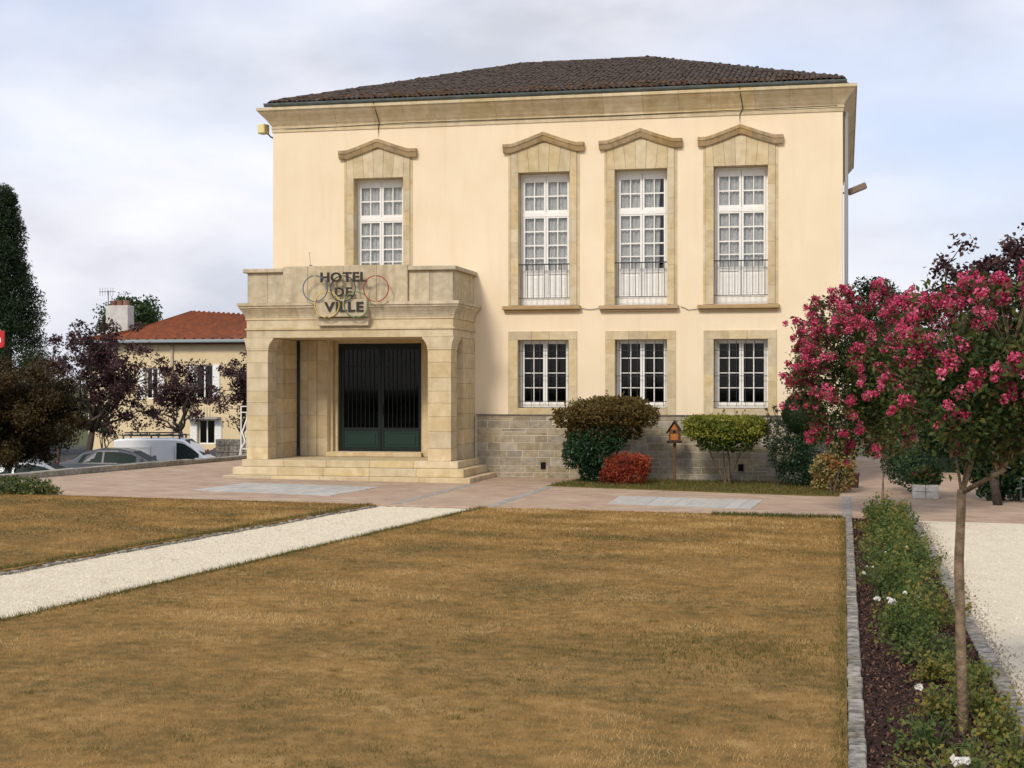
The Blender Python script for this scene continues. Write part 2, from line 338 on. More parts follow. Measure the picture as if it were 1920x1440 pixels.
# gravel path and court
def pathR(y): return 7.0+(y+8.74)*(1.1/12.68)
def pathL(y): return 5.17+(y+8.8)*(1.07/9.64)*.97
ys = np.linspace(YE+.02, -34, 14)
sheet('gravel_path', [(pathL(y)-.2, y) for y in ys]+[(pathR(y)+.2, y) for y in ys[::-1]], gravel_m, -.006)
sheet('gravel_court', [(13.95, YE-.05), (13.95, -60), (40, -60), (40, YE-.5)], gravel_m, .006)
# lawns: slightly wavy edges, raised
def wav(y, a=.03, s=0): return a*(math.sin(y*2.1+s)+math.sin(y*5.3+s*2)+.6*math.sin(y*11.7+s))*.5
yy = np.linspace(YE-.06, -36, 130)
right_lawn = [(pathR(y)+wav(y, .035), y) for y in yy]+[(12.86, -36), (12.86, YE-.06)]
left_lawn = [(pathL(y)+wav(y, .03, 2), y) for y in yy]+[(-12, -36), (-12, YE+.42)]
sheet('lawn', right_lawn, lawn_m, .03, .08)
sheet('lawn_beyond_path', left_lawn, lawn_m, .03, .08)
sheet('flower_bed', [(12.95, YE-.1), (12.95, -36), (13.86, -36), (13.86, YE-.1)], soil_m, .012, .03)
strip_poly = [(6.95, -2.75), (7.3, -.05), (12.75, -.05), (12.75, -3.65), (12.2, -3.7)]
sheet('grass_strip', strip_poly, strip_m, .015, .04)

# ================================================================== TOWN HALL
BX = 12.81; BT = 8.0; BD = 12.0; WT = .4
hall = thing('town_hall', 'two storey cream town hall with stone porch, pedimented windows and dark tiled hip roof', 'town hall')
UW = [(1.95, 3.12, 4.3, 6.73), (5.774, 6.935, 3.80, 6.745), (7.93, 9.085, 3.79, 6.75), (10.085, 11.245, 3.78, 6.755)]
LW = [(5.76, 6.91, 1.53, 3.035), (7.936, 9.082, 1.53, 3.03), (10.085, 11.245, 1.53, 3.025)]
DOOR = (1.32, 3.58, .52, 3.06)
EX = .07
holes = [(a-EX, b_+EX, c-EX, d+EX) for a, b_, c, d in UW+LW]+[DOOR]
def holed_wall(mb, x0, x1, z0, z1, y0, y1, holes):
    xs = sorted({x0, x1, *[h[0] for h in holes], *[h[1] for h in holes]}); zs = sorted({z0, z1, *[h[2] for h in holes], *[h[3] for h in holes]})
    for y in (y0, y1):
        for i in range(len(xs)-1):
            for j in range(len(zs)-1):
                cx, cz = (xs[i]+xs[i+1])/2, (zs[j]+zs[j+1])/2
                if any(h[0] < cx < h[1] and h[2] < cz < h[3] for h in holes): continue
                mb.add([(xs[i], y, zs[j]), (xs[i+1], y, zs[j]), (xs[i+1], y, zs[j+1]), (xs[i], y, zs[j+1])], [(0, 1, 2, 3)])
    for a, b_, c, d in holes:
        mb.add([(a, y0, c), (b_, y0, c), (b_, y0, d), (a, y0, d), (a, y1, c), (b_, y1, c), (b_, y1, d), (a, y1, d)], [(0, 1, 5, 4), (1, 2, 6, 5), (2, 3, 7, 6), (3, 0, 4, 7)])
    mb.add([(x0, y0, z0), (x1, y0, z0), (x1, y0, z1), (x0, y0, z1), (x0, y1, z0), (x1, y1, z0), (x1, y1, z1), (x0, y1, z1)], [(0, 1, 5, 4), (1, 2, 6, 5), (2, 3, 7, 6), (3, 0, 4, 7)])
b = MB(); holed_wall(b, 0, BX, -.3, BT, 0, WT, holes); b.build('front_wall', render_m, hall)
b = MB(); b.box(0, .4, WT+.002, BD, -.3, BT).box(BX-.4, BX, WT+.002, BD, -.3, BT).box(.4, BX-.4, BD-.4, BD, -.3, BT); b.build('side_wall', render_m, hall)
b = MB(); b.box(.41, BX-.41, WT+.01, BD-.41, 3.30, 3.55).box(.41, BX-.41, WT+.01, BD-.41, .35, .5).box(.41, BX-.41, WT+.01, BD-.41, 7.6, 7.9).box(.41, BX-.41, 4.0, 4.15, .5, 3.3).box(.41, BX-.41, 4.0, 4.15, 3.55, 7.6).box(4.4, 4.5, WT+.01, 4, .5, 3.3)
b.build('inner_floor', inner_m, hall)
# ---- plinth of squared rubble
PT = 1.365
b = MB(); b.box(4.80, BX+.045, -.058, -.002, -.3, PT); b.box(BX+.002, BX+.045, -.002, BD, -.3, PT); b.build('plinth', mortar_m, hall)
plinth = holder('stonework', hall)
z = -.06; rows = []
hs = [.165, .155, .18, .15, .175, .16, .155, .17, .14]
k = 0
occupied = {}
for ri, h_ in enumerate(hs):
    z1 = min(z+h_, PT-.004)
    x = 4.845+(-.12 if ri % 2 else 0)
    while x < BX+.02:
        w_ = random.choice((.24, .3, .36, .42, .5)) if (ri*7+int(x*10)) % 5 else .55
        x1 = min(x+w_, BX+.06); xa = max(x, 4.845)
        zz0, zz1 = z, z1
        sub = random.random() < .18
        if x1-xa > .07 and not (x1 > BX-.1 and False):
            if sub and x1-xa > .3:
                zm = (z+z1)/2
                parts = [(z, zm), (zm, z1)]
            else: parts = [(z, z1)]
            for p0, p1 in parts:
                bb = MB(); d_ = random.uniform(0, .012); j = random.uniform(.005, .009)
                bb.box(xa+j, x1-j, -.063-d_*.5, -.04, p0+j, p1-j, .004)
                bb.build('stone', plinth_m, plinth)
        x = x1
    z = z1
b = MB(); b.box(4.83, BX+.075, -.085, 0.0, PT, PT+.022); b.build('plinth_ledge', ledge_m, hall)
for px, py in ((1018, 873), (1389, 877)):
    x, zc = F(px, py, -.1); b = MB(); b.box(x-.055, x+.055, -.086, -.05, zc-.075, zc+.075); b.build('air_vent', mat('hole_shade_black', (.004, .004, .004), .9), hall)  # solid box, the shade inside the vent hole is painted as black
# ---- window surrounds
def jambs(parent, x, xo, z0, z1, ya, yb, seed, m=stone_m):
    rs = random.Random(seed); z = z0
    while z < z1-.01:
        h_ = rs.uniform(.30, .52)*(2.2 if abs(xo-x) < .08 else 1); zz = z+h_
        if z1-zz < .18: zz = z1
        bb = MB(); bb.box(min(x, xo), max(x, xo), ya, yb, z+.001, zz-.001, .0025); bb.build('surround_stone', m, parent); z = zz
def polystone(parent, poly, ya, yb, m=stone_m, name='surround_stone'):
    bb = MB(); cx = sum(p[0] for p in poly)/len(poly); cz = sum(p[1] for p in poly)/len(poly)
    ins = [(cx+(x-cx)*.988, cz+(z-cz)*.99) for x, z in poly]
    n = len(poly); vs = [(x, ya+.004, z) for x, z in poly]+[(x, yb, z) for x, z in poly]+[(x, ya, z) for x, z in ins]
    fs = [tuple(range(2*n, 3*n)), tuple(range(2*n-1, n-1, -1))]+[(i, i+n, (i+1) % n+n, (i+1) % n) for i in range(n)]+[(i, (i+1) % n, (i+1) % n+2*n, i+2*n) for i in range(n)]
    bb.add(vs, fs); return bb.build(name, m, parent)
def casement(parent, x0, x1, y, rows, frame=.045, midw=.035, bar=.016, dep=.05):
    """white frame between x0..x1 with 2 leaves, each 2 panes wide; rows: list of (z0, z1) pane rows, drawn bottom-up"""
    pass
def window(x0, x1, z0, z1, upper, idx):
    w = holder('window', hall); y = .25
    o = holder('window_surround', hall)
    wd = x1-x0; xm = (x0+x1)/2
    fr = MB(); fw = .055
    fr.box(x0+.004, x0+fw, y, y+.07, z0+.01, z1-.004).box(x1-fw, x1-.004, y, y+.07, z0+.01, z1-.004)
    fr.box(x0+fw, x1-fw, y, y+.07, z1-.07, z1-.004).box(x0+fw, x1-fw, y, y+.07, z0+.01, z0+.07)
    Hh = z1-z0
    if upper:
        fr.box(x0+fw, x1-fw, y+.0, y+.06, z0+.07, z1-2.96*.943)
        full = 2.96; f = lambda t: z1-t*full
        groups = [[(.175, .275)[::-1], (.065, .165)[::-1]], [(.64, .728)[::-1], (.545, .632)[::-1], (.44, .535)[::-1], (.335, .43)[::-1]]]
        groups = [[(f(b_), f(a)) for b_, a in g] for g in groups]
        fr.cbox(x0+fw, x1-fw, y-.025, y+.075, f(.325), f(.290), .006)      # transom
        spans = [(f(.290), z1-.07), (f(.945), f(.325))]
    else:
        n = 4; a0, a1 = z0+.12, z1-.075; hh = (a1-a0)/n; groups = [[(a0+i*hh+.009, a0+(i+1)*hh-.009) for i in range(n)]]; spans = [(z0+.07, z1-.07)]
    fr.build('frame', white_m, w)
    bars = []
    for g, (s0, s1) in zip(groups, spans):
        for side in (0, 1):
            a = x0+fw+.004 if side == 0 else xm+.004; c = xm-.004 if side == 0 else x1-fw-.004
            st = .045
            lf = MB(); g0, g1 = min(p[0] for p in g), max(p[1] for p in g)
            lf.cbox(a, a+st, y-.018, y+.045, max(s0, z0+.07), s1, .005).cbox(c-st, c, y-.018, y+.045, max(s0, z0+.07), s1, .005)
            lf.box(a+st, c-st, y-.015, y+.04, g1, s1)
            if upper and len(g) == 4:
                lf.box(a+st, c-st, y-.015, y+.04, f(.758), g0)
                lf.box(a+st, c-st, y+.008, y+.03, f(.935), f(.758))       # solid lower panel
                lf.cbox(a+st+.03, c-st-.03, y-.004, y+.02, f(.92), f(.775), .01)
                lf.box(a+st, c-st, y-.015, y+.04, f(.945), f(.925))
            else: lf.box(a+st, c-st, y-.015, y+.04, max(s0, z0+.07), g0)
            leaf = lf.build('casement', white_m, w)
            m_ = (a+c)/2; bb = MB(); bb.box(m_-.011, m_+.011, y-.006, y+.03, g0, g1); bb.build('glazing_bar', white_m, w)
            for r0, r1 in zip(sorted(g)[:-1], sorted(g)[1:]):
                for xa, xb in ((a+st, m_-.011), (m_+.011, c-st)):
                    bb = MB(); bb.box(xa, xb, y-.004, y+.028, r0[1], r1[0]); bb.build('glazing_bar', white_m, w)
            for r in g:
                if r[1] < z0: continue
                for xa, xb in ((a+st-.003, m_-.009), (m_+.009, c-st+.003)):
                    bb = MB(); bb.box(xa, xb, y+.008, y+.014, r[0]-.004, r[1]+.004); bb.build('pane', glass_m if upper else glassmat('dark_window_glass', (.35, .38, .37), .28), w)
            if upper:
                xs = np.linspace(a+.01, c-.01, 46); ph = random.uniform(0, 6)
                v0 = [(x, y+.075+.018*math.sin(x*62+ph)+.008*math.sin(x*131+ph), min(p[0] for p in g)-.1) for x in xs]; v1 = [(x, yv+.0, g1+.05) for x, yv, _ in v0]
                gap = .09 if (idx == 2 and side == 1) else 0
                if gap: v0 = [(x-(x-a)*.30, yv, zv) for x, yv, zv in v0]; v1 = [(x-(x-a)*.22, yv, zv) for x, yv, zv in v1]
                bb = MB(); n_ = len(xs); bb.add(v0+v1, [(i, i+1, n_+i+1, n_+i) for i in range(n_-1)]); bb.build('curtain', curtain_m, w, smooth=True)
    # stone surround
    if upper:
        xo0, xo1 = x0-.165, x1+.155; hb = z1+.47
        jambs(o, x0, xo0, z0, z1, -.032, .31, idx*3+1); jambs(o, x1, xo1, z0, z1, -.032, .31, idx*3+2)
        for xa, xb in ((xo0-.06, xo0-.008), (xo1+.008, xo1+.06)):
            jambs(o, xa, xb, z0, z1+.47, -.014, .05, idx*3+int(xa*10))
        zt = lambda x: z1+.50+.17*max(0, 1-abs(x-xm)/(wd*.5+.05))
        # head: springers and voussoirs
        cuts_b = [xo0, x0+.0, x0+wd*.22, x0+wd*.41, x0+wd*.59, x0+wd*.78, x1, xo1]
        cuts_t = [xo0, x0-.02, x0+wd*.17, x0+wd*.39, x0+wd*.61, x0+wd*.83, x1+.02, xo1]
        for i in range(7):
            g_ = .002; polystone(o, [(cuts_b[i]+g_, z1+.001), (cuts_b[i+1]-g_, z1+.001), (cuts_t[i+1]-g_, zt(cuts_t[i+1])), (cuts_t[i]+g_, zt(cuts_t[i]))], -.034-.003*(i % 2), .31)
        # hood moulding
        ext = .335; apex = z1+.875; e0 = z1+.625
        def hood(xa, xb, left):
            pts = []; n = 9
            for i in range(n+1):
                t = i/n; x = xa+(xb-xa)*t; d = min(1, abs(x-xm)/(wd/2+ext)); s_ = 1-d
                if d > .80: z_ = e0
                else:
                    q = (0.80-d)/.80; z_ = e0+(apex-e0)*(q**1.12)*(1-.0*q)
                pts.append((x, z_))
            secs = []
            for x, z_ in pts:
                secs.append([(x, .02, z_-.185), (x, -.085, z_-.185), (x, -.10, z_-.15), (x, -.125, z_-.085), (x, -.145, z_-.07), (x, -.15, z_), (x, .02, z_+.015)])
            bb = MB(); bb.sections(secs); return bb.build('hood_stone', hood_m, hoodp)
        hoodp = holder('hood_moulding', hall)
        L0, R0 = xm-wd/2-ext, xm+wd/2+ext-.01
        cuts = [L0, L0+.42, xm-.10, xm+.26, R0-.40, R0]
        for a, c in zip(cuts[:-1], cuts[1:]): hood(a+.0015, c-.0015, True)
        if idx:
            s = MB(); s.cbox(x0-.34, x1+.25, -.135, .0, z0-.10, z0-.012, .012); s.box(x0-.005, x1+.005, -.02, .30, z0-.07, z0-.001)
            s.cbox(x0-.30, x1+.21, -.085, .0, z0-.145, z0-.10, .01)
            s.build('window_sill', sill_m, hall)
            r = holder('balcony_railing', hall); f2 = lambda t: z1-t*2.96
            zt_, zb_ = f2(.688), f2(.94)
            bb = MB(); bb.box(x0-.03, x1+.03, .04, .062, zt_-.012, zt_+.014); bb.build('top_rail', iron_m, r)
            bb = MB(); bb.box(x0-.02, x1+.02, .045, .06, zb_-.008, zb_+.008); bb.build('bottom_rail', iron_m, r)
            nb = 9; bl = MB(); bl.box(-.0065, .0065, -.0065, .0065, 0, zt_-zb_); me = bl.mesh('baluster'); me.materials.append(iron_m)
            for i in range(nb): piece('baluster', me, r, (x0+.07+(wd-.14)*i/(nb-1), .052, zb_))
    else:
        xo0, xo1 = x0-.215, x1+.185
        jambs(o, x0, xo0, z0-.155, z1, -.022, .31, idx*5+30); jambs(o, x1, xo1, z0-.155, z1, -.022, .31, idx*5+31)
        c_ = [xo0, x0+wd*.27, x0+wd*.62, xo1]
        for a, c in zip(c_[:-1], c_[1:]): polystone(o, [(a+.002, z1+.002), (c-.002, z1+.002), (c-.002, z1+.19), (a+.002, z1+.19)], -.024, .31)
        bb = MB(); bb.box(x0+.002, x1-.002, -.03, .30, z0-.155, z0-.003, .01); bb.build('window_sill', stone_m, hall)
        r = holder('window_bars', hall)
        for i in range(3):
            zz = z0+Hh*(.1+.37*i); bb = MB(); bb.box(x0-.0, x1+.0, .10, .112, zz-.006, zz+.006); bb.build('cross_bar', iron_m, r)
        for i in range(6):
            xx = x0+.09+(wd-.18)*i/5; bb = MB(); bb.box(xx-.005, xx+.005, .101, .111, z0+.04, z1-.03); bb.build('upright_bar', iron_m, r)
for i, wv in enumerate(UW): window(*wv, True, i)
for i, wv in enumerate(LW): window(*wv, False, i)
# ---- cornice
cor = holder('cornice', hall)
prof_low = [(0, 7.845), (.022, 7.845), (.022, 7.915), (0, 7.915)]
prof = [(-.02, 7.925), (.035, 7.925), (.035, 7.965), (.018, 7.972), (.03, 7.995), (.05, 8.02), (.09, 8.08), (.155, 8.16), (.225, 8.235), (.265, 8.285), (.265, 8.30), (.30, 8.31), (.30, 8.375), (-.02, 8.40)]
def run(profile, cuts, m, nm):
    for i in range(len(cuts)-1):
        a, c = cuts[i], cuts[i+1]; ga = .0 if i == 0 else .002; gc = .0 if i == len(cuts)-2 else .002
        s0 = [((a-(o_ if i == 0 else 0))+ga, -o_, z) for o_, z in profile]; s1 = [((c+(o_ if i == len(cuts)-2 else 0))-gc, -o_, z) for o_, z in profile]
        bb = MB(); bb.sections([s0, s1]); bb.build(nm, m, cor)
cx_ = [0]; 
while cx_[-1] < BX-1.0: cx_.append(cx_[-1]+random.uniform(.62, .95))
cx_ += [BX]
run(prof, cx_, stone_m, 'cornice_stone')
run(prof_low, [0, 3.1, 6.4, 9.6, BX], stone_m, 'string_course')
for sgn, xb in ((-1, 0), (1, BX)):
    cuts = [0, 2.4, 4.8, 7.2, 9.6, BD]
    for pf in (prof, prof_low):
        for i in range(5):
            a, c = cuts[i], cuts[i+1]
            s0 = [(xb+sgn*o_, a-(o_ if i == 0 else -.002)+(.0015 if i == 0 else 0), z) for o_, z in pf]; s1 = [(xb+sgn*o_, c-.002, z) for o_, z in pf]
            bb = MB(); bb.sections([s0, s1]); bb.build('cornice_stone', stone2_m, cor)
# ---- roof
roofb = MB(); e0, e1, r0, r1 = -.10, BX+.06, 4.67, 7.93; ze, zr, yr = 8.47, 10.43, 6.0
roofb.add([(e0, -.12, ze), (e1, -.12, ze), (e1, BD+.1, ze), (e0, BD+.1, ze), (r0, yr, zr), (r1, yr, zr)], [(0, 1, 5, 4), (1, 2, 5), (2, 3, 4, 5), (3, 0, 4), (3, 2, 1, 0)])
roof = roofb.build('roof', tile_m, hall)
def tile_mesh(w, ln, n=6, th=.014):
    mb = MB(); vs = []; r_ = w/2
    for y_, rr in ((0, 1.0), (ln, .86)):
        for rad in (1, (r_-th)/r_):
            for i in range(n+1):
                a = math.pi*i/n; vs.append((r_*rr*rad*math.cos(a), y_, r_*rr*rad*math.sin(a)*.8))
    m_ = n+1; fs = []
    for i in range(n):
        fs.append((i, i+1, 2*m_+i+1, 2*m_+i)); fs.append((i, m_+i, m_+i+1, i+1)); 
    mb.add(vs, fs); return mb
tm = tile_mesh(.122, .38, 5, .012).mesh('roof_tile'); tm.materials.append(tile_m); tm.polygons.foreach_set('use_smooth', [False]*len(tm.polygons))
sl = math.atan2(zr-ze, yr+.12); ncol = 108; pitch = (e1-e0-.06)/ncol; rest = MB(); tv = tile_mesh(.122, .38, 5, .012); tcap = tile_mesh(.19, .44); cnt = 0
nrow = 22; step = (math.hypot(zr-ze, yr+.12))/nrow
for rI in range(nrow):
    for c in range(ncol):
        s_ = rI*step; y = -.17+s_*math.cos(sl); z = ze+.02+s_*math.sin(sl); x = e0+.03+pitch*(c+.5)
        t = (y+.12)/(yr+.12)
        if x < e0+(r0-e0)*t+.02 or x > e1-(e1-r1)*t-.02: continue
        dz = random.uniform(-.008, .012); dx = random.uniform(-.012, .012); ry = random.uniform(-.06, .06)
        if cnt < 300: piece('roof_tile', tm, roof, (x+dx, y, z+dz), (1, 1, 1), (sl+random.uniform(-.015, .02), ry, random.uniform(-.03, .03))); cnt += 1
        else:
            M = Matrix.Translation((x+dx, y, z+dz)) @ Matrix.Rotation(sl, 4, 'X') @ Matrix.Rotation(ry, 4, 'Y'); rest.add([M @ Vector(v) for v in tv.v], tv.f)
# side slopes and back
for side in (0, 1):
    ln = 6.2
    ang = math.atan2(zr-ze, (r0-e0) if side == 0 else (e1-r1)); run_ = (r0-e0) if side == 0 else (e1-r1)
    for c in range(98):
        y = .1+c*.121; t = min(y/yr, (BD-y)/(BD-yr)); nr = int(t*run_/math.cos(ang)/.32)
        for r_i in range(nr):
            s_ = r_i*.32; x = (e0-.05+s_*math.cos(ang)) if side == 0 else (e1+.05-s_*math.cos(ang)); z = ze+.02+s_*math.sin(ang)
            M = Matrix.Translation((x, y, z)) @ Matrix.Rotation(-math.pi/2 if side == 0 else math.pi/2, 4, 'Z') @ Matrix.Rotation(ang, 4, 'X'); rest.add([M @ Vector(v) for v in tv.v], tv.f)
# ridge and hip tiles
def cap_line(p, q):
    p, q = Vector(p), Vector(q); n = int((q-p).length/.36); d = (q-p).normalized(); p = p+d*.12; rot = d.to_track_quat('Y', 'Z').to_matrix().to_4x4()
    for i in range(n):
        c_ = p+d*(i*.36)+Vector((0, 0, -.005+random.uniform(-.008, .012))); M = Matrix.Translation(c_) @ rot @ Matrix.Diagonal((1.25, 1, 1.25, 1)); rest.add([M @ Vector(v) for v in tcap.v], tcap.f)
cap_line((e0, -.12, ze), (r0, yr, zr)); cap_line((e1, -.12, ze), (r1, yr, zr)); cap_line((r0, yr, zr), (r1+.2, yr, zr)); cap_line((e1, BD, ze), (r1, yr, zr)); cap_line((e0, BD, ze), (r0, yr, zr))
rest.build('tile_field', tile_m, roof, kind='stuff')
g = MB(); gp = []
for i in range(9): a = math.pi*(1+i/8); gp.append((.075*math.cos(a), .075*math.sin(a)))
gp += [(.062, .0), (.05, -.04), (0, -.06), (-.05, -.04), (-.062, 0)]
g.sections([[(e0-.03, -.20+p, 8.475+q) for p, q in gp], [(e1+.03, -.20+p, 8.475+q) for p, q in gp]]); g.build('gutter', zinc_m, hall, smooth=False)
g = MB(); g.tube([(BX+.075, .16, 7.85), (BX+.075, .16, 0)], .04, 8); g.build('downpipe', mat('pale_zinc', (.25, .26, .26), .5), hall, smooth=True)
# cables
cb = mat('black_cable', (.02, .02, .02), .6)
for px0, px1, pyb in ((700, 709, 262), (1386, 1387, 238)):
    x, _ = F(px0, 190, -.3); x1, z1 = F(px1, pyb, -.05); b = MB()
    b.tube([(x, -.25, 8.42), (x+.01, -.315, 8.37), (x+.03, -.2, 8.2), (x+.06, -.06, 7.98), (x1, -.03, 7.85), (x1, -.03, z1+.02)], .009, 5); b.build('cable', cb, hall)
b = MB(); b.tube([(7.19, -.02, 3.72), (7.4, -.02, 3.69), (7.6, -.02, 3.72)], .006, 4).tube([(9.38, -.02, 3.74), (9.55, -.02, 3.66), (9.75, -.02, 3.68)], .006, 4); b.build('cable', cb, hall)
b = MB(); zc = 1.2; b.tube([(.3, -.02, 7.9), (3.2, -.045, 7.95), (8.0, -.045, 7.93), (12.7, -.04, 7.96)], .006, 4); b.build('cable', cb, hall)

# ---- porch
PY = -1.9; FZ = .42
def col(x0, x1, side):
    c = holder('porch_column', hall); z = FZ; hs = [.25, .34, .30, .27, .24, .27, .31, .25]; s_ = (2.78-FZ)/sum(hs)
    for h_ in hs:
        bb = MB(); bb.cbox(x0, x1, PY, PY+.5, z+.0015, z+h_*s_-.0015, .006); bb.build('column_block', stone_m, c); z += h_*s_
    # necking and flared capital
    bb = MB(); bb.cbox(x0-.012, x1+.012, PY-.012, PY+.512, 2.782, 2.83, .006); bb.build('column_necking', stone_m, c)
    secs = []
    for i in range(8):
        t = i/7; f_ = t**1.6; inn, outr = .11*f_+.012, .05*f_+.012
        a = x0-(inn if side > 0 else outr); b_ = x1+(outr if side > 0 else inn); z = 2.832+t*.20
        secs.append([(a, PY-.012, z), (b_, PY-.012, z), (b_, PY+.51+.12*f_, z), (a, PY+.51+.12*f_, z)])
    secs.append([(v[0], v[1], 3.055) for v in secs[-1]])
    bb = MB(); bb.sections(secs); bb.build('capital', stone_m, c)
col(.13, .62, -1); col(4.215, 4.725, 1)
# side wings against the wall
for x0, x1, sd in ((.13, .62, -1), (4.215, 4.78, 1)):
    c = holder('porch_wing', hall); z = FZ
    for i in range(8):
        h_ = (3.055-FZ)/8; bb = MB(); bb.cbox(x0, x1, -1.05, -.002, z+.0015, z+h_-.0015, .006); bb.build('wing_block', stone_m, c); z += h_
    bb = MB(); bb.sections([[(x0, -1.05-.09*t**1.4, 2.83+.22*t), (x1, -1.05-.09*t**1.4, 2.83+.22*t), (x1, -1.04, 2.83+.22*t), (x0, -1.04, 2.83+.22*t)] for t in (0.001, .25, .5, .75, 1)]); bb.build('wing_bracket', stone_m, c)
# back wall cladding inside the porch
cl = holder('porch_wall', hall)
for x0, x1, y0 in ((.622, .86, -.05), (.864, 1.07, -.05), (1.075, 1.318, -.02), (3.582, 3.80, -.02), (3.805, 4.213, -.05)):
    z = FZ; 
    for h_ in (.42, .5, .36, .46, .44, .45):
        zz = min(z+h_, 3.055); 
        if zz-z < .05: break
        bb = MB(); bb.box(x0, x1-.002, y0, -.001, z+.001, zz-.001, .005); bb.build('wall_slab', stone_m, cl); z = zz
b = MB(); b.box(DOOR[0]+.001, 1.40, .13, .399, DOOR[2], DOOR[3]-.001, .006).box(1.401, 1.48, .24, .399, DOOR[2], DOOR[3]-.001, .006).box(3.50, DOOR[1]-.001, .13, .399, DOOR[2], DOOR[3]-.001, .006)
b.box(1.48, 3.5, .2, .399, 2.99, DOOR[3]-.001); b.build('door_surround', stone_m, hall)
for x0, x1 in ((DOOR[0], 2.0), (2.0, 2.9), (2.9, DOOR[1])):
    b = MB(); b.cbox(x0, x1-.002, -.16, .46, FZ, DOOR[2]-.002, .006); b.build('door_step', stone_m, hall)
b = MB(); b.tube([(.655, -.10, 3.04), (.655, -.10, FZ+.2)], .035, 8); b.build('downpipe', iron_m, hall, smooth=True)
b = MB(); b.tube([(.655, -.10, FZ+.2), (.655, -.10, FZ)], .04, 8); b.build('pipe_shoe', iron_m, hall)
# door
dr = holder('door', hall)
dx0, dx1, dz0, dz1, dy = 1.482, 3.498, DOOR[2]+.002, 2.988, .33
b = MB(); b.box(dx0, dx0+.05, dy-.02, dy+.05, dz0, dz1).box(dx1-.05, dx1, dy-.02, dy+.05, dz0, dz1).box(dx0+.05, dx1-.05, dy-.02, dy+.05, dz1-.06, dz1); b.build('door_frame', doorf_m, dr)
xm = (dx0+dx1)/2
for s0, s1 in ((dx0+.052, xm-.003), (xm+.003, dx1-.052)):
    b = MB(); b.cbox(s0, s0+.07, dy, dy+.045, dz0+.01, dz1-.065, .006).cbox(s1-.07, s1, dy, dy+.045, dz0+.01, dz1-.065, .006)
    b.box(s0+.07, s1-.07, dy, dy+.045, dz0+.01, dz0+.09).box(s0+.07, s1-.07, dy, dy+.045, 1.0, 1.06).box(s0+.07, s1-.07, dy, dy+.045, dz1-.14, dz1-.065).box(s0+.07, s1-.07, dy, dy+.045, 2.45, 2.49)
    b.build('door_leaf', doorf_m, dr)
    b = MB(); b.cbox(s0+.07, s1-.07, dy+.012, dy+.03, dz0+.09, 1.0, .004).cbox(s0+.13, s1-.13, dy+.002, dy+.02, dz0+.15, .94, .01); b.build('door_panel', green_m, dr)
    b = MB(); b.box(s0+.068, s1-.068, dy+.024, dy+.03, 1.058, dz1-.138); b.build('door_glass', glassmat('door_glass', (.12, .13, .13), .22), dr)
    for i in range(7):
        x = s0+.07+(s1-s0-.14)*(i+1)/8; b = MB(); b.box(x-.006, x+.006, dy+.0, dy+.012, 1.06, dz1-.14); b.build('door_bar', doorf_m, dr)
b = MB(); b.box(xm+.03, xm+.05, dy-.05, dy+.001, 1.35, 1.6).tube([(xm+.04, dy-.05, 1.38), (xm+.04, dy-.05, 1.57)], .012, 6); b.build('door_handle', iron_m, dr)
# entablature: loop of profile on three sides
ent = holder('entablature', hall)
ex0, ex1 = .13, 4.77
def course(name, out, z0, z1, out_top=None, m=stone_m, joints=(1.15, 2.35, 3.6), prof3=None, inner=.5):
    pf = prof3 or [(out, z0), (out if out_top is None else out_top, z1)]
    yb = -.001
    cuts = [ex0]+list(joints)+[ex1]
    for i in range(len(cuts)-1):
        a, c = cuts[i], cuts[i+1]; first, last = i == 0, i == len(cuts)-2
        s0 = [((a-o_) if first else a+.0015, PY-o_, z) for o_, z in pf]; s1 = [((c+o_) if last else c-.0015, PY-o_, z) for o_, z in pf]
        s0 += [(a+(0 if first else .0015), PY+.5, pf[-1][1]), (a+(0 if first else .0015), PY+.5, pf[0][1])]; s1 += [(c-(0 if last else .0015), PY+.5, pf[-1][1]), (c-(0 if last else .0015), PY+.5, pf[0][1])]
        bb = MB(); bb.sections([s0, s1]); bb.build(name, m, ent)
    for sg, xb in ((-1, ex0), (1, ex1)):
        s0 = [(xb+sg*o_, PY-o_+.0, z) for o_, z in pf]; s0[0] = s0[0]
        s0 = [(xb+sg*o_, PY+.0+.001-o_, z) for o_, z in pf]+[(xb-sg*.45, PY+.502, pf[-1][1]), (xb-sg*.45, PY+.502, pf[0][1])]
        s0 = [(xb+sg*o_, PY+.502, z) for o_, z in pf]+[(xb-sg*.45, PY+.502, pf[-1][1]), (xb-sg*.45, PY+.502, pf[0][1])]
        s1 = [(x, yb, z) for x, y, z in s0]
        # side piece runs from behind the front run to the wall
        bb = MB(); bb.sections([s0, s1]); bb.build(name, m, ent)
        if max(p_[0] for p_ in pf) > .001:
            q0 = [(xb+sg*o_, PY-o_, z) for o_, z in pf]+[(xb, PY+.5, pf[-1][1]), (xb, PY+.5, pf[0][1])]
            q1 = [(xb+sg*o_, PY+.5015, z) for o_, z in pf]+[(xb, PY+.5015, pf[-1][1]), (xb, PY+.5015, pf[0][1])]
            bb = MB(); bb.sections([q0, q1]); bb.build(name, m, ent)
course('architrave_stone', 0.0, 3.06, 3.225)
course('fillet', .03, 3.227, 3.262, joints=(2.6,))
course('frieze_stone', .0, 3.264, 3.445, joints=(1.7, 3.0))
course('fillet', .02, 3.447, 3.485, joints=(2.6,))
course('cornice_stone', 0, 3.487, 3.745, m=stone2_m, prof3=[(.02, 3.487), (.03, 3.53), (.055, 3.585), (.09, 3.64), (.125, 3.695), (.14, 3.70), (.14, 3.745)], joints=(1.3, 3.4))
course('cornice_slab', .165, 3.747, 3.812, m=stone2_m, joints=(1.3, 3.4))
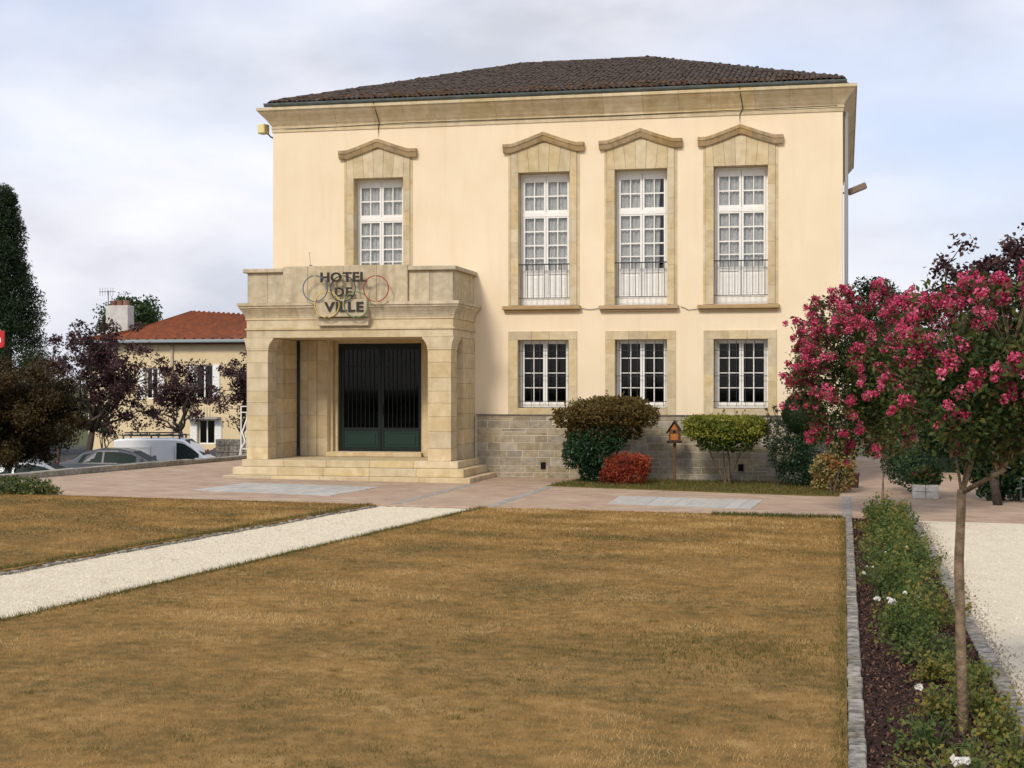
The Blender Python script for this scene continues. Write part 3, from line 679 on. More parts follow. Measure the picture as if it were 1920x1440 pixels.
b = MB(); b.box(ex0+.02, ex1-.02, PY+.52, -.003, 3.08, 3.80); b.build('porch_ceiling', stone_m, hall)
b = MB(); b.box(.585, 4.31, PY+.505, -.004, 3.062, 3.079); b.build('porch_soffit', stone_m, hall)
# parapet
par = holder('parapet', hall)
for x0, x1 in ((.14, .60), (.603, .99), (3.79, 4.25), (4.253, 4.76)):
    b = MB(); b.cbox(x0, x1-.002, PY+.02, PY+.24, 3.813, 4.468, .006); b.build('parapet_stone', stone2_m, par)
for x0, x1 in ((.06, .992), (3.787, 4.84)):
    b = MB(); b.cbox(x0, x1, PY-.06, PY+.30, 4.47, 4.56, .012); b.build('coping_stone', stone2_m, par)
for x0, x1 in ((.992, 1.55), (1.553, 2.35), (2.353, 3.10), (3.103, 3.786)):
    b = MB(); b.cbox(x0, x1-.002, PY-.065, PY+.28, 3.813, 4.597, .008); b.build('parapet_stone', stone2_m, par)
for xa, xb in ((.14, .36), (4.54, 4.76)):
    b = MB(); b.cbox(xa, xb, PY+.245, -.003, 3.813, 4.468, .006); b.build('parapet_stone', stone2_m, par)
    b = MB(); b.cbox(xa-.08, xb+.08, PY+.303, -.003, 4.471, 4.558, .012); b.build('coping_stone', stone2_m, par)
b = MB(); b.cbox(1.80, 2.935, PY-.235, PY-.0, 3.49, 3.86, .008); b.build('name_block', stone2_m, par)
b = MB(); b.cbox(1.80, 2.935, PY-.12, PY-.0, 3.305, 3.475, .008); b.build('name_block', stone2_m, par)
# steps
def steps():
    tiers = [(.0, .098, .24, .46, -2.48), (.10, .268, .10, .27, -2.26), (.27, .419, .0, .08, -2.0)]
    for z0, z1, outl, out, yf in tiers:
        st = holder('step', hall); xa, xb = .05-outl, 4.82+out; n = 5
        for i in range(n):
            a = xa+(xb-xa)*i/n; c = xa+(xb-xa)*(i+1)/n; bb = MB(); bb.cbox(a+.001, c-.001, yf, yf+.42 if z1 < .4 else -1.3, z0-.1 if z0 == 0 else z0, z1, .01); bb.build('step_stone', stone_m, st)
        for a, c in ((xa, xa+.42), (xb-.42, xb)):
            y_ = yf+.4215 if z1 < .4 else -1.2985
            while y_ < -.12:
                y2 = min(y_+.9, -.002); bb = MB(); bb.cbox(a, c, y_, y2-.002, z0-.1 if z0 == 0 else z0, z1, .01); bb.build('step_stone', stone_m, st); y_ = y2
    b = MB(); b.box(.37, 4.5, -1.297, -.17, .2, .4185); b.build('porch_floor', stone_m, hall)
steps()
# side return of porch left wall footing handled by steps; floodlights
def flood(name, label, base, head, size, m, aim):
    t = thing(name, label, 'floodlight', tuple(base), 'floodlights at the corners of the cornice')
    b = MB(); b.tube([base, Vector(base).lerp(Vector(head), .5)+Vector((0, 0, -.05)), head], .018, 6); b.build('bracket', iron_m, t)
    b = MB(); b.cbox(-size[0]/2, size[0]/2, -size[1]/2, size[1]/2, -size[2]/2, size[2]/2, .02); 
    M = Matrix.Translation(head) @ aim.to_track_quat('X', 'Z').to_matrix().to_4x4(); b.v = [tuple(M @ Vector(v)) for v in b.v]; b.build('housing', m, t)
    b = MB(); b.box(-size[0]/2+.03, size[0]/2-.03, -size[1]/2+.03, size[1]/2-.03, -size[2]/2-.006, -size[2]/2+.004); b.v = [tuple(M @ Vector(v)) for v in b.v]; b.build('lens', mat('lens', (.5, .5, .48), .15), t)
x, z = F(491, 241, .1); flood('floodlight', 'pale yellow floodlight under the left end of the cornice', Vector((0, .3, z-.25)), Vector((x, .2, z)), (.22, .2, .22), mat('yellow_housing', (.75, .66, .32), .5), Vector((-.3, -1, 0)))
x, z = F(1605, 352, .4); flood('floodlight', 'brown box floodlight sticking out from the right wall corner', Vector((BX, .6, z-.08)), Vector((BX+.30, .6, z)), (.40, .2, .14), mat('brown_housing', (.20, .15, .11), .5), Vector((.9, .2, .38)))
# ---- lettering and rings
letm = mat('dark_letter', (.035, .027, .025), .5)
sign = thing('lettering', 'dark HOTEL DE VILLE letters mounted on the front of the porch parapet', 'sign', (2.4, PY-.25, 3.5))
def letters(txt, px0, px1, pyt, pyb):
    Yp = PY-.245; xa, zt = F(px0, pyt, Yp); xb, zb = F(px1, pyb, Yp); zb2 = F(px0, pyb, Yp)[1]; h = zt-zb2
    objs = []
    widths = []
    for ch in txt:
        cu = bpy.data.curves.new('letter', 'FONT'); cu.body = ch; cu.size = 1; cu.extrude = .05; cu.offset = .030; cu.resolution_u = 4
        tmp = bpy.data.objects.new('letter', cu); COL.objects.link(tmp); bpy.context.view_layer.update()
        me = bpy.data.meshes.new_from_object(tmp.evaluated_get(bpy.context.evaluated_depsgraph_get())); bpy.data.objects.remove(tmp)
        vs = np.array([v.co[:] for v in me.vertices]); widths.append((me, vs[:, 0].min(), vs[:, 0].max(), vs[:, 1].min(), vs[:, 1].max()))
    sc_ = h/.74; gap = .085 if len(txt) > 2 else .14; tot = sum(w[2]-w[1] for w in widths)+gap*(len(txt)-1); sx = (xb-xa)/tot; x = xa
    for me, a, c, y0, y1 in widths:
        for v in me.vertices:
            X, Yv, Zv = v.co; yy_ = (Yv-y0)/(y1-y0) ; v.co = (x+(X-a)*sx, -Zv*.35-.0, yy_*h)
        x += (c-a+gap)*sx; me.materials.clear(); me.materials.append(letm)
        o = bpy.data.objects.new('letter', me); link(o, sign); p = Vector((0, Yp, zb2))-wl(sign); o.location = p
letters('HOTEL', 601, 688, 511, 529.5); letters('DE', 628, 660, 539, 556.5); letters('VILLE', 608, 681.5, 566.5, 585)
b = MB()
for x, z in ((2.0, 4.35), (2.75, 4.35), (2.3, 4.03), (2.5, 4.03)): b.tube([(x, PY-.064, z), (x, PY-.25, z)], .006, 5)
b.build('mounting_pin', iron_m, sign)
ring = thing('ring_emblem', 'five interlaced coloured rings mounted behind the letters on the porch front', 'emblem', (2.45, PY-.24, 3.5))
for (px, py), c, nm in (((591, 541), (.09, .14, .20), 'blue'), ((643, 541), (.04, .04, .045), 'black'), ((705, 541), (.33, .05, .035), 'red'), ((613, 571), (.60, .45, .12), 'yellow'), ((668, 571), (.12, .22, .08), 'green')):
    Yp = PY-.262 if nm in ('yellow', 'green') else PY-.272; x, z = F(px, py, Yp); b = MB(); n = 40; r = .275
    pts = [(x+r*math.cos(2*math.pi*i/n), Yp, z+r*math.sin(2*math.pi*i/n)) for i in range(n+1)]; b.tube(pts, .0125, 6, cap=False)
    o = b.build('ring', mat('ring_'+nm, c, .5), ring, smooth=True); o['label'] = nm+' ring of the emblem'
    b = MB(); b.tube([(x, PY-.06, z+r*.98), (x, Yp, z+r*.98)], .005, 5); b.build('ring_pin', iron_m, ring)
x, z = F(578, 497, PY); fp = thing('flag_rod', 'thin metal rod standing on the porch parapet above the blue ring', 'rod', (x, PY+.1, 4.597))
b = MB(); b.tube([(x+.02, PY+.1, 4.59), (x-.01, PY+.1, 4.90)], .008, 5).tube([(x-.03, PY+.1, 4.9), (x+.03, PY+.1, 4.9)], .004, 4); b.build('rod', mat('pale_metal', (.4, .4, .4), .4), fp)
b = MB(); b.box(x-.012, x+.05, PY+.07, PY+.13, 4.594, 4.63); b.build('rod_foot', zinc_m, fp)

# ================================================================== PAVING DETAILS
def quad_slabs(name, label, corners, nu, nv, m, dz=.006):
    P = [Vector(c) for c in corners]
    root = thing(name, label, 'paving panel', tuple((P[0]+P[2])/2))
    for i in range(nu):
        for j in range(nv):
            g_ = .01; q = []
            for u, v in ((i, j), (i+1, j), (i+1, j+1), (i, j+1)):
                uu = (u+(g_ if u == i else -g_))/nu; vv = (v+(g_*2 if v == j else -g_*2))/nv
                a = P[0].lerp(P[1], uu); c = P[3].lerp(P[2], uu); q.append(a.lerp(c, vv))
            bb = MB(); z_ = dz+random.uniform(0, .004); bb.hprism([(p.x, p.y) for p in q], lambda x: gz(x)-.01, lambda x: gz(x)+z_); bb.build('paving_slab', m, root)
slab_m = mat('pale_slab', (.50, .48, .44), .85, (.38, .37, .34), 6, .4, 40, objrand=.1)
quad_slabs('paving_panel', 'pale grey rectangular slab panel in the brick paving before the porch steps', [G(360, 919.5), G(619, 930), G(713, 913.5), G(463, 905.5)], 9, 3, slab_m)
quad_slabs('paving_panel', 'striped pale slab panel in the brick paving before the grass strip', [G(1139, 945), G(1407, 955.5), G(1431, 937.5), G(1163, 930)], 11, 1, slab_m, .006)
def setts(name, label, x0, x1, y0, y1, step, m, h=.004, jit=.0, across=1, lean=0., cat='kerb'):
    root = thing(name, label, cat, ((x0+x1)/2, y0, gz(x0)))
    y = y0; 
    while y < y1-.02:
        ln = step*random.uniform(.8, 1.2)
        for k in range(across):
            a = x0+(x1-x0)*k/across; c = x0+(x1-x0)*(k+1)/across; hh = h+random.uniform(-jit, jit); j = random.uniform(-jit, jit)*.6; l_ = lean*(y-y0)
            bb = MB(); bb.cbox(a+.004+j+l_, c-.004+j+l_, y+.004, y+ln-.006, gz(a)-.1, gz(a)+hh, .008); bb.build('kerb_stone', m, root)
        y += ln
    return root
setts('stone_kerb', 'narrow granite kerb between the brown lawn and the rose bed', 12.86, 12.965, -30, YE+.1, .42, granite_m, .045, .008)
setts('stone_kerb', 'granite kerb between the rose bed and the pale gravel court', 13.84, 13.965, -30, YE+.25, .36, granite_m, .03, .012)
setts('sett_band', 'grey sett band crossing the brick paving from the lawn corner to the rose bed end', 12.80, 12.97, YE+.15, -3.8, .2, sett_m, .006, .002, cat='paving band')
setts('sett_band', 'grey sett band in the brick paving running to the left end of the grass strip', 6.95, 7.12, YE+.05, -2.8, .2, sett_m, .006, .002, cat='paving band')
setts('sett_band', 'grey sett band in the brick paving running from gravel path to porch steps', 5.3, 5.45, YE+.05, -2.8, .2, sett_m, .006, .002, cat='paving band')
setts('sett_band', 'grey sett band right of the rose bed end in the brick paving', 13.82, 13.97, YE+.3, -5.5, .2, sett_m, .006, .002, cat='paving band')
# pale edge course along plaza
root = thing('edge_course', 'pale pink edging course between brick paving and the lawns', 'paving edge', (5, YE+.1, 0))
em = mat('pink_edge', (.44, .31, .22), .9, (.52, .38, .28), 8, .4, 40, objrand=.12)
x = -9.6
while x < 12.6:
    y0_ = YE+.03+(.02 if x > 5 else (5-x)*.03)
    bb = MB(); bb.cbox(x+.003, x+.397, y0_, y0_+.17, gz(x)-.08, gz(x)+.012, .006); bb.build('edge_stone', em, root); x += .4
# path edge setts, left side of gravel path
root = thing('path_edging', 'row of small grey stones edging the far side of the gravel path', 'path edging', (5, -12, 0))
y = YE-.15; k_ = 0
while y > -20.5 and k_ < 290:
    x = pathL(y)+wav(y, .03, 2)+.045; bb = MB(); l_ = random.uniform(.05, .11); bb.cbox(x-.025-random.uniform(0, .02), x+.03, y-l_, y, gz(x)-.03, gz(x)+random.uniform(.005, .028), .006); bb.build('edging_stone', granite_m, root); y -= l_+random.uniform(.0, .02); k_ += 1

# ================================================================== GRASS, GRAVEL, LITTER (stuff)
grassm = leafmat('dry_grass_blades', [(.075, .075, .022), (.175, .118, .033), (.325, .188, .053), (.46, .28, .088), (.60, .42, .19)], .25, .7)
def inpoly_lawn(x, y): 
    r = pathR(y); l = pathL(y); return ((x > r+.02) & (x < 12.85)) | ((x < l-.02) & (x > -12))
def scatter_grass(n, y0, y1, x0, x1, hgt, wid):
    x = rng.uniform(x0, x1, n); y = rng.uniform(y0, y1, n)
    # keep what the photograph's field of view holds (with margin)
    ang = np.arctan2(CX-x, y+D); keep = (ang > math.radians(-9)) & (ang < math.radians(33)) & inpoly_lawn(x, y) & (y < YE-.07)
    return x[keep], y[keep]
vs, fs, rn = [], [], []
for n, y0, y1, hgt, wid in ((230000, -26.5, -21, .020, .0040), (170000, -21, -15, .022, .006), (120000, -15, YE, .026, .010)):
    x, y = scatter_grass(n, y0, y1, -6, 12.9, hgt, wid); m_ = len(x); z = gz(0)+SL*0+(-SL*(x-X0))-(-SL*(0-X0))+.03
    z = -SL*(np.clip(x, -12, 40)-X0)+.028
    a = rng.uniform(0, 2*np.pi, m_); p = np.stack([x, y, z], 1); w = np.stack([np.cos(a), np.sin(a), np.zeros(m_)], 1)*(wid/2)
    patch = fnoise(p*np.array([.7, 1, 1]), 1.3, 3)*.62+fnoise(p, .35, 8, 2)*.22+.16*(.5+.5*np.sin((p[:, 0]*.42+p[:, 1]*.9)*2*np.pi/1.05))
    hh = hgt*(.5+rng.random(m_))*(.7+.6*patch); lean = rng.normal(size=(m_, 2))*.55*hh[:, None]; t_ = p+np.stack([lean[:, 0], lean[:, 1], hh], 1)
    base = sum(len(q) for q in vs); vs.append(np.stack([p-w, p+w, t_], 1).reshape(-1, 3)); fs.append(np.arange(m_*3)+base)
    r_ = np.clip((patch-.5)*1.25+.5+rng.normal(size=m_)*.14, 0, 1); rn.append(np.repeat(r_, 3))
g_ = np_mesh('grass', np.concatenate(vs), np.concatenate(fs), 3, grassm, None, np.concatenate(rn)); props(g_, 'short dry brown mown grass covering both lawns', 'grass', kind='stuff')
# greener blades: strip under the wall, lawn fringe and patch
vs, fs, rn = [], [], []; base = 0
def patch_blades(n, fx, hgt, wid, rr):
    global base
    p = fx(n); m_ = len(p); a = rng.uniform(0, 2*np.pi, m_); w = np.stack([np.cos(a), np.sin(a), np.zeros(m_)], 1)*(wid/2); hh = hgt*(.5+rng.random(m_)); lean = rng.normal(size=(m_, 2))*.5*hh[:, None]
    t_ = p+np.stack([lean[:, 0], lean[:, 1], hh], 1); vs.append(np.stack([p-w, p+w, t_], 1).reshape(-1, 3)); fs.append(np.arange(m_*3)+base); base += m_*3; rn.append(np.repeat(np.clip(rr+rng.normal(size=m_)*.2, 0, 1), 3))
def fx_strip(n):
    y = rng.uniform(-3.6, -.1, n); x = rng.uniform(7.0, 12.75, n); k = (y > -2.75-(x-6.95)*.17) & (x > 6.95+(y+2.75)*.13); return np.stack([x, y, -SL*(x-X0)+.014], 1)[k]
patch_blades(16000, fx_strip, .05, .014, .55)
def fx_far(n):
    x = rng.uniform(10.8, 12.8, n); y = YE-.1-abs(rng.normal(size=n))*.22; return np.stack([x, y, -SL*(x-X0)+.028], 1)
patch_blades(1500, fx_far, .055, .012, .3)
def fx_p(n):
    t = rng.normal(size=n); x = 12.1+t*.6+rng.normal(size=n)*.2; y = -21.3+rng.normal(size=n)*.45; k = (x < 12.84); return np.stack([x, y, -SL*(x-X0)+.028], 1)[k]
patch_blades(3000, fx_p, .035, .006, .5)
def fx_e(n):
    y = rng.uniform(-24, YE-.1, n); x = pathR(y)+.03+abs(rng.normal(size=n))*.05; return np.stack([x, y, -SL*(x-X0)+.02], 1)
patch_blades(5000, fx_e, .05, .008, .45)
def fx_e2(n):
    y = rng.uniform(-22, YE-.1, n); x = pathL(y)-.03-abs(rng.normal(size=n))*.05; return np.stack([x, y, -SL*(x-X0)+.02], 1)
patch_blades(5000, fx_e2, .05, .008, .45)
def fx_k(n):
    y = rng.uniform(-26, YE-.1, n); x = 12.85-abs(rng.normal(size=n))*.04; return np.stack([x, y, -SL*(x-X0)+.02], 1)
patch_blades(3000, fx_k, .045, .006, .55)
_tc = rng.uniform((6.2, -25.5), (12.7, -10), (70, 2)); _tc = np.concatenate([_tc, rng.uniform((8.5, -25.5), (12.7, -20), (60, 2))])
def fx_w(n):
    i_ = rng.integers(0, len(_tc), n); p_ = _tc[i_]+rng.normal(size=(n, 2))*(.03+.07*(i_ % 5)[:, None]/4); k = (p_[:, 0] < 12.83) & (p_[:, 0] > pathR(p_[:, 1])+.05); return np.stack([p_[:, 0], p_[:, 1], -SL*(p_[:, 0]-X0)+.028], 1)[k]
patch_blades(6500, fx_w, .022, .005, .52)
ggm = leafmat('green_grass_blades', [(.03, .06, .012), (.07, .09, .02), (.16, .13, .035), (.30, .20, .07)], .25, .7)
g_ = np_mesh('green_grass', np.concatenate(vs), np.concatenate(fs), 3, ggm, None, np.concatenate(rn)); props(g_, 'greener grass fringe along lawn edges and the strip under the wall', 'grass', kind='stuff')
# pebbles on gravel
pm = leafmat('pebbles', [(.50, .41, .29), (.82, .72, .54), (.88, .80, .64), (.78, .68, .51)], 0, .9)
def pebbles(n, fx, rad):
    p = fx(n); m_ = len(p); o_ = np.array([(1, 0, 0), (-1, 0, 0), (0, 1, 0), (0, -1, 0), (0, 0, .7), (0, 0, -.7)]); R = rad*(.5+rng.random((m_, 1, 1)))
    v = p[:, None, :]+(o_[None]+rng.normal(size=(m_, 6, 3))*.25)*R; f = np.array([0, 2, 4, 2, 1, 4, 1, 3, 4, 3, 0, 4]); F_ = (np.arange(m_)[:, None]*6+f[None]).ravel(); return v.reshape(-1, 3), F_, np.repeat(rng.random(m_), 6)
def fx_path(n):
    y = rng.uniform(-23, YE, n); x = rng.uniform(0, 1, n); l = pathL(y)+.03; r = pathR(y)-.0; x = l+(r-l)*x; return np.stack([x, y, -SL*(x-X0)-.004], 1)
def fx_court(n):
    y = rng.uniform(-27, -9, n); x = rng.uniform(13.97, 16.5, n); return np.stack([x, y, -SL*(x-X0)+.005], 1)
a = pebbles(30000, fx_path, .0062); b = pebbles(30000, fx_court, .006)
g_ = np_mesh('gravel', np.concatenate([a[0], b[0]]), np.concatenate([a[1], b[1]+len(a[0])]), 3, pm, None, np.concatenate([a[2], b[2]])); props(g_, 'pale loose gravel on the path and the court', 'gravel', kind='stuff')
# bark mulch and fallen leaves in the bed, debris over the kerb
mulch = leafmat('mulch', [(.014, .009, .008), (.035, .018, .014), (.075, .038, .024), (.15, .06, .04), (.2, .13, .09)], .0, .9)
n = 26000; y = rng.uniform(-28, YE-.1, n); x = rng.uniform(12.97, 13.84, n); p = np.stack([x, y, -SL*(x-X0)+.018+rng.random(n)*.012], 1)
g_ = foliage('leaf_litter', p, .03, .016, mulch, None, up=2.5, rnd=np.clip(rng.random(n)**1.6, 0, 1)); props(g_, 'dark brown mulch and fallen leaves on the rose bed soil', 'mulch', kind='stuff')
n = 4500; y = rng.uniform(-27, -9, n); x = 13.90+abs(rng.normal(size=n))*.10; p = np.stack([x, y, -SL*(x-X0)+.016], 1)
g_ = foliage('fallen_leaves', p, .028, .014, leafmat('dry_debris', [(.26, .21, .16), (.42, .36, .28), (.16, .12, .09)], 0), None, up=3); props(g_, 'dry brown leaf debris along the gravel side of the kerb', 'leaves', kind='stuff')

# ================================================================== LOW WALL
root = thing('low_wall', 'low grey stone wall along the left edge of the brick paving above the parked cars', 'wall', tuple(A_))
nrm = Vector((-dirw.y, dirw.x, 0)); tot = (P_far-P_near).length; s_ = 0
lw_m = mat('lichen_granite', (.20, .19, .16), .9, (.34, .32, .27), 10, .6, 40, objrand=.2)
while s_ < tot:
    ln = random.uniform(.55, .9); a = P_near+dirw*s_; c = P_near+dirw*min(s_+ln-.008, tot); t0 = .12 if s_ < tot*.55 else .10
    q = [a, c, c+nrm*.3, a+nrm*.3]; bb = MB(); h_ = t0+random.uniform(-.008, .008); bb.hprism([(p.x, p.y) for p in q], -.6, lambda x: gz(x)+h_); o = bb.build('wall_stone', lw_m, root); s_ += ln

# ================================================================== PLANTS
def tube_tree(mb, p, q, r0, r1, wob=.05, n=5):
    p, q = Vector(p), Vector(q); L_ = (q-p).length; pts = [p.lerp(q, i/n)+(Vector((random.gauss(0, 1), random.gauss(0, 1), random.gauss(0, .4)))*wob*L_*(0 if i in (0, n) else 1)) for i in range(n+1)]
    mb.tube(pts, [r0+(r1-r0)*i/n for i in range(n+1)], 6); return pts
def tree(name, label, base, crown_c, crown_r, nclump, clump_r, nleaf, ln, wd, m, bark=darkbark_m, tr=.08, fork=.4, group=None, twigs=True, shellmin=.25, up=0., seedf=0, keep=None, cat='tree', shade_rnd=True):
    base = Vector(base); t = thing(name, label, cat, tuple(base), group)
    cc = Vector(crown_c); mb = MB(); fk = base.lerp(cc, fork); tube_tree(mb, base, fk, tr, tr*.75, .02)
    u = unit(nclump*3); k = rng.uniform(shellmin, .95, nclump*3)**.8; cs = np.array(cc)+u*k[:, None]*np.array(crown_r)
    if keep is not None: cs = cs[[keep(c) for c in cs]]
    cs = cs[:nclump]; lim = []
    nl = max(4, nclump//6); idx = list(range(len(cs)))
    mains = [Vector(cs[i]) for i in idx[:nl]]
    for q in mains: lim.append(tube_tree(mb, fk, fk.lerp(q, .95), tr*.5, tr*.12, .06))
    allp = [pt for l_ in lim for pt in l_[1:]]
    if twigs:
        for i in idx[nl:]:
            q = Vector(cs[i]); s_ = min(allp, key=lambda p_: (p_-q).length); mb.tube([s_, s_.lerp(q, .5)+Vector((0, 0, -.03*(q-s_).length)), q], [tr*.16, tr*.1, tr*.05], 4)
    mb.build('trunk', bark, t, smooth=True)
    pts, rn = [], []
    for c in cs:
        n = int(nleaf*random.uniform(.5, 1.4)); rr = clump_r*random.uniform(.65, 1.3); p = blob(c, (rr, rr, rr*.8), n, power=.6); pts.append(p)
        rn.append(np.clip(random.uniform(.15, .75)+rng.normal(size=n)*.18, 0, 1))
    foliage('crown', np.concatenate(pts), ln, wd, m, t, rnd=np.concatenate(rn), up=up)
    return t, cs
purple = leafmat('plum_leaves', [(.018, .008, .011), (.045, .018, .022), (.085, .040, .040), (.18, .13, .12)], .25)
brownleaf = leafmat('brown_green_leaves', [(.012, .013, .006), (.034, .030, .010), (.085, .045, .013), (.08, .075, .022)], .25)
conif = leafmat('conifer_needles', [(.010, .022, .010), (.024, .046, .017), (.05, .075, .026)], .2)
greenl = leafmat('mid_green_leaves', [(.012, .03, .009), (.03, .06, .015), (.06, .10, .03), (.09, .12, .035)], .25)
# sequoia
p0 = K(10, 900, 88); tp = K(14, 352, 88)
t = thing('conifer_tree', 'tall dark conical evergreen at the left edge rising behind the trees', 'tree', (p0.x, p0.y, LOW))
b = MB(); b.tube([(p0.x, p0.y, LOW), (tp.x, tp.y, tp.z-.4)], [.5, .05], 7); b.build('trunk', darkbark_m, t)
pts = []; rn = []; Ht = tp.z-LOW
for i in range(520):
    h_ = random.random()**.75; zc = tp.z-.2-(1-h_)*0-(Ht-1.2)*(1-h_) if False else LOW+.8+(Ht-1)*random.random()
    f_ = (tp.z-zc)/Ht; R = 3.6*f_**1.1+.12; a = random.uniform(0, 2*math.pi); k = random.uniform(.55, 1.0)*(1+.12*math.sin(a*3+zc)); c = (p0.x+R*k*math.cos(a), p0.y+R*k*math.sin(a), zc-.25*R*.3)
    n = 150; pts.append(blob(c, (.6+.12*R, .6+.12*R, .5), n, power=.6)); rn.append(np.clip(random.uniform(.1, .8)+rng.normal(size=n)*.15, 0, 1))
foliage('crown', np.concatenate(pts), .19, .07, conif, t, rnd=np.concatenate(rn))
# round tree behind the chimney, distant belts
c_ = K(242, 600, 105); tree('broadleaf_tree', 'round dark green tree showing behind the white chimney', (c_.x, c_.y, LOW), (c_.x, c_.y, c_.z-.6), (2.8, 2.6, 2.3), 60, .8, 240, .22, .14, greenl, tr=.3)
# plum trees
p = K(143, 870, 56); c_ = K(200, 705, 56); tree('plum_tree', 'largest purple leaved plum tree in front of the red roofed house', (p.x, p.y, LOW), c_, (2.4, 1.8, 2.35), 115, .42, 95, .12, .075, purple, tr=.15, fork=.52, group='purple plum trees along the street', shellmin=.1)
p = K(340, 870, 66); c_ = K(335, 738, 66); tree('plum_tree', 'purple leaved plum tree standing behind the white van', (p.x, p.y, LOW), c_, (1.95, 1.5, 1.6), 62, .40, 95, .12, .075, purple, tr=.13, fork=.55, group='purple plum trees along the street', shellmin=.1)
p = K(455, 870, 64); c_ = K(452, 722, 64); tree('plum_tree', 'purple leaved plum tree half hidden behind the left porch column', (p.x, p.y, LOW), c_, (1.5, 1.3, 1.85), 52, .38, 95, .12, .075, purple, tr=.12, fork=.5, group='purple plum trees along the street', shellmin=.1)
p = K(108, 860, 62); c_ = K(112, 660, 62); tree('plum_tree', 'small purple leaved tree between the tall evergreen and the house', (p.x, p.y, LOW), c_, (.9, .9, 1.2), 20, .35, 80, .12, .075, purple, tr=.1, fork=.5, group='purple plum trees along the street')
# brown green maple at left
p = K(12, 886, 41); c_ = K(28, 772, 41)
tree('maple_tree', 'broad dark brown-green maple overhanging the low wall at the left edge', (p.x, p.y, gz(p.x)-.1), c_, (2.0, 1.6, 1.55), 190, .42, 330, .085, .05, brownleaf, tr=.13, fork=.35, shellmin=.1, up=1.2)
# street clipped shrub by trees
p = K(198, 800, 64); tree('street_shrub', 'dark columnar shrub between the purple tree and the van roof', (p.x, p.y, LOW), (p.x, p.y, p.z), (.5, .5, 1.1), 14, .3, 90, .1, .06, conif, tr=.08, cat='shrub')

# ---- crepe myrtles
cmleaf = leafmat('myrtle_leaves', [(.012, .028, .008), (.03, .058, .012), (.06, .09, .02), (.13, .13, .03), (.12, .05, .02)], .3)
cmflow = leafmat('myrtle_flowers', [(.30, .022, .07), (.56, .055, .14), (.70, .11, .23), (.84, .34, .45)], .3)
def myrtle(label, base, crown_c, crown_r, ncl, nleaf, lnl, npan, pan_r, npet, pet, barkr, trunk_pts, keep=None):
    base = Vector(base); t = thing('crepe_myrtle', label, 'tree', tuple(base), 'crepe myrtle trees in the rose bed')
    cc = Vector(crown_c); mb = MB(); tp_ = [Vector(q) for q in trunk_pts]; mb.tube(tp_, [barkr*(1-.25*i/(len(tp_)-1)) for i in range(len(tp_))], 8)
    fk = tp_[-1]; 
    u = unit(ncl*2); u[:, 2] = u[:, 2]*1.0; k = rng.uniform(.2, .95, ncl*2); cs = (np.array(cc)+u*k[:, None]*np.array(crown_r))[:ncl]
    mains = [cc+Vector((-.45*crown_r[0], -.1, .1)), cc+Vector((.4*crown_r[0], .1, .3*crown_r[2])), cc+Vector((.0, .3*crown_r[1], .5*crown_r[2])), cc+Vector((-.1, -.3*crown_r[1], .35*crown_r[2]))]; allp = [fk]
    for q in mains: pts_ = tube_tree(mb, fk+Vector((0, 0, -.02)), fk.lerp(q, .95), barkr*(.55 if q is mains[0] or q is mains[1] else .35), barkr*.14, .07); allp += pts_[2:]
    for c in cs[9:]:
        q = Vector(c); s_ = min(allp, key=lambda p_: (p_-q).length); mb.tube([s_, s_.lerp(q, .5), q], [barkr*.18, barkr*.12, barkr*.07], 4)
    # panicle stems on the outside
    pans = []
    u = unit(npan*4); u[:, 2] = u[:, 2]*.9+.12; k = rng.uniform(.88, 1.12, npan*4); pc = np.array(cc)+u*k[:, None]*np.array(crown_r)
    if keep is not None: pc = pc[[keep(c) for c in pc]]
    pc = pc[:npan]
    fp, fr_ = [], []
    for c in pc:
        q = Vector(c); s_ = min(allp, key=lambda p_: (p_-q).length); mb.tube([s_, s_.lerp(q, .6), q], [barkr*.16, barkr*.09, barkr*.05], 4)
        d = (q-cc).normalized(); d = (d+Vector((0, 0, .25 if random.random() < .7 else -.8))).normalized(); nn = random.randint(3, 6); R = pan_r*random.uniform(.7, 1.3)
        for i in range(nn):
            cc2 = q+d*(R*1.5*(i/nn-.3))+Vector((random.gauss(0, 1), random.gauss(0, 1), random.gauss(0, 1)))*R*.28; r_ = R*(.55-.28*i/nn); n = int(npet*random.uniform(.6, 1.2)/nn); fp.append(blob(cc2, (r_,)*3, n, power=.5)); fr_.append(np.clip(random.uniform(.25, .7)+rng.normal(size=n)*.22, 0, 1))
    mb.build('trunk', bark_m, t, smooth=True)
    pts, rn = [], []
    rr0 = max(crown_r)*.30
    for ci, c in enumerate(np.concatenate([cs, pc])):
        isp = ci >= len(cs); n = int(nleaf*random.uniform(.6, 1.4)*(.3 if isp else 1)); rq = rr0*(.5 if isp else 1); pts.append(blob(c, (rq, rq, rq*.85), n, power=.7)); rn.append(np.clip(random.uniform(.1, .7)+rng.normal(size=n)*.2, 0, 1))
    foliage('crown', np.concatenate(pts), lnl, lnl*.5, cmleaf, t, rnd=np.concatenate(rn))
    foliage('blossom', np.concatenate(fp), pet, pet*.9, cmflow, t, rnd=np.concatenate(fr_))
    return t
dF = 9.15
bp = Vector((13.53, -23.67, gz(13.53)))
tp_ = [bp, K(1801, 1200, dF), K(1798, 1050, dF), K(1802, 960, dF), K(1803, 918, dF)]
myrtle('nearest crepe myrtle with slim bare trunk and crimson pink blossom over the rose bed', bp, K(1925, 722, dF), (.84, .70, .60), 120, 120, .046, 130, .082, 300, .019, .033, tp_, keep=lambda c: c[2] > K(0, 735, dF)[2] or random.random() < .38)
bp = Vector((13.43, -8.64-.4, gz(13.43))); dS = 24.3
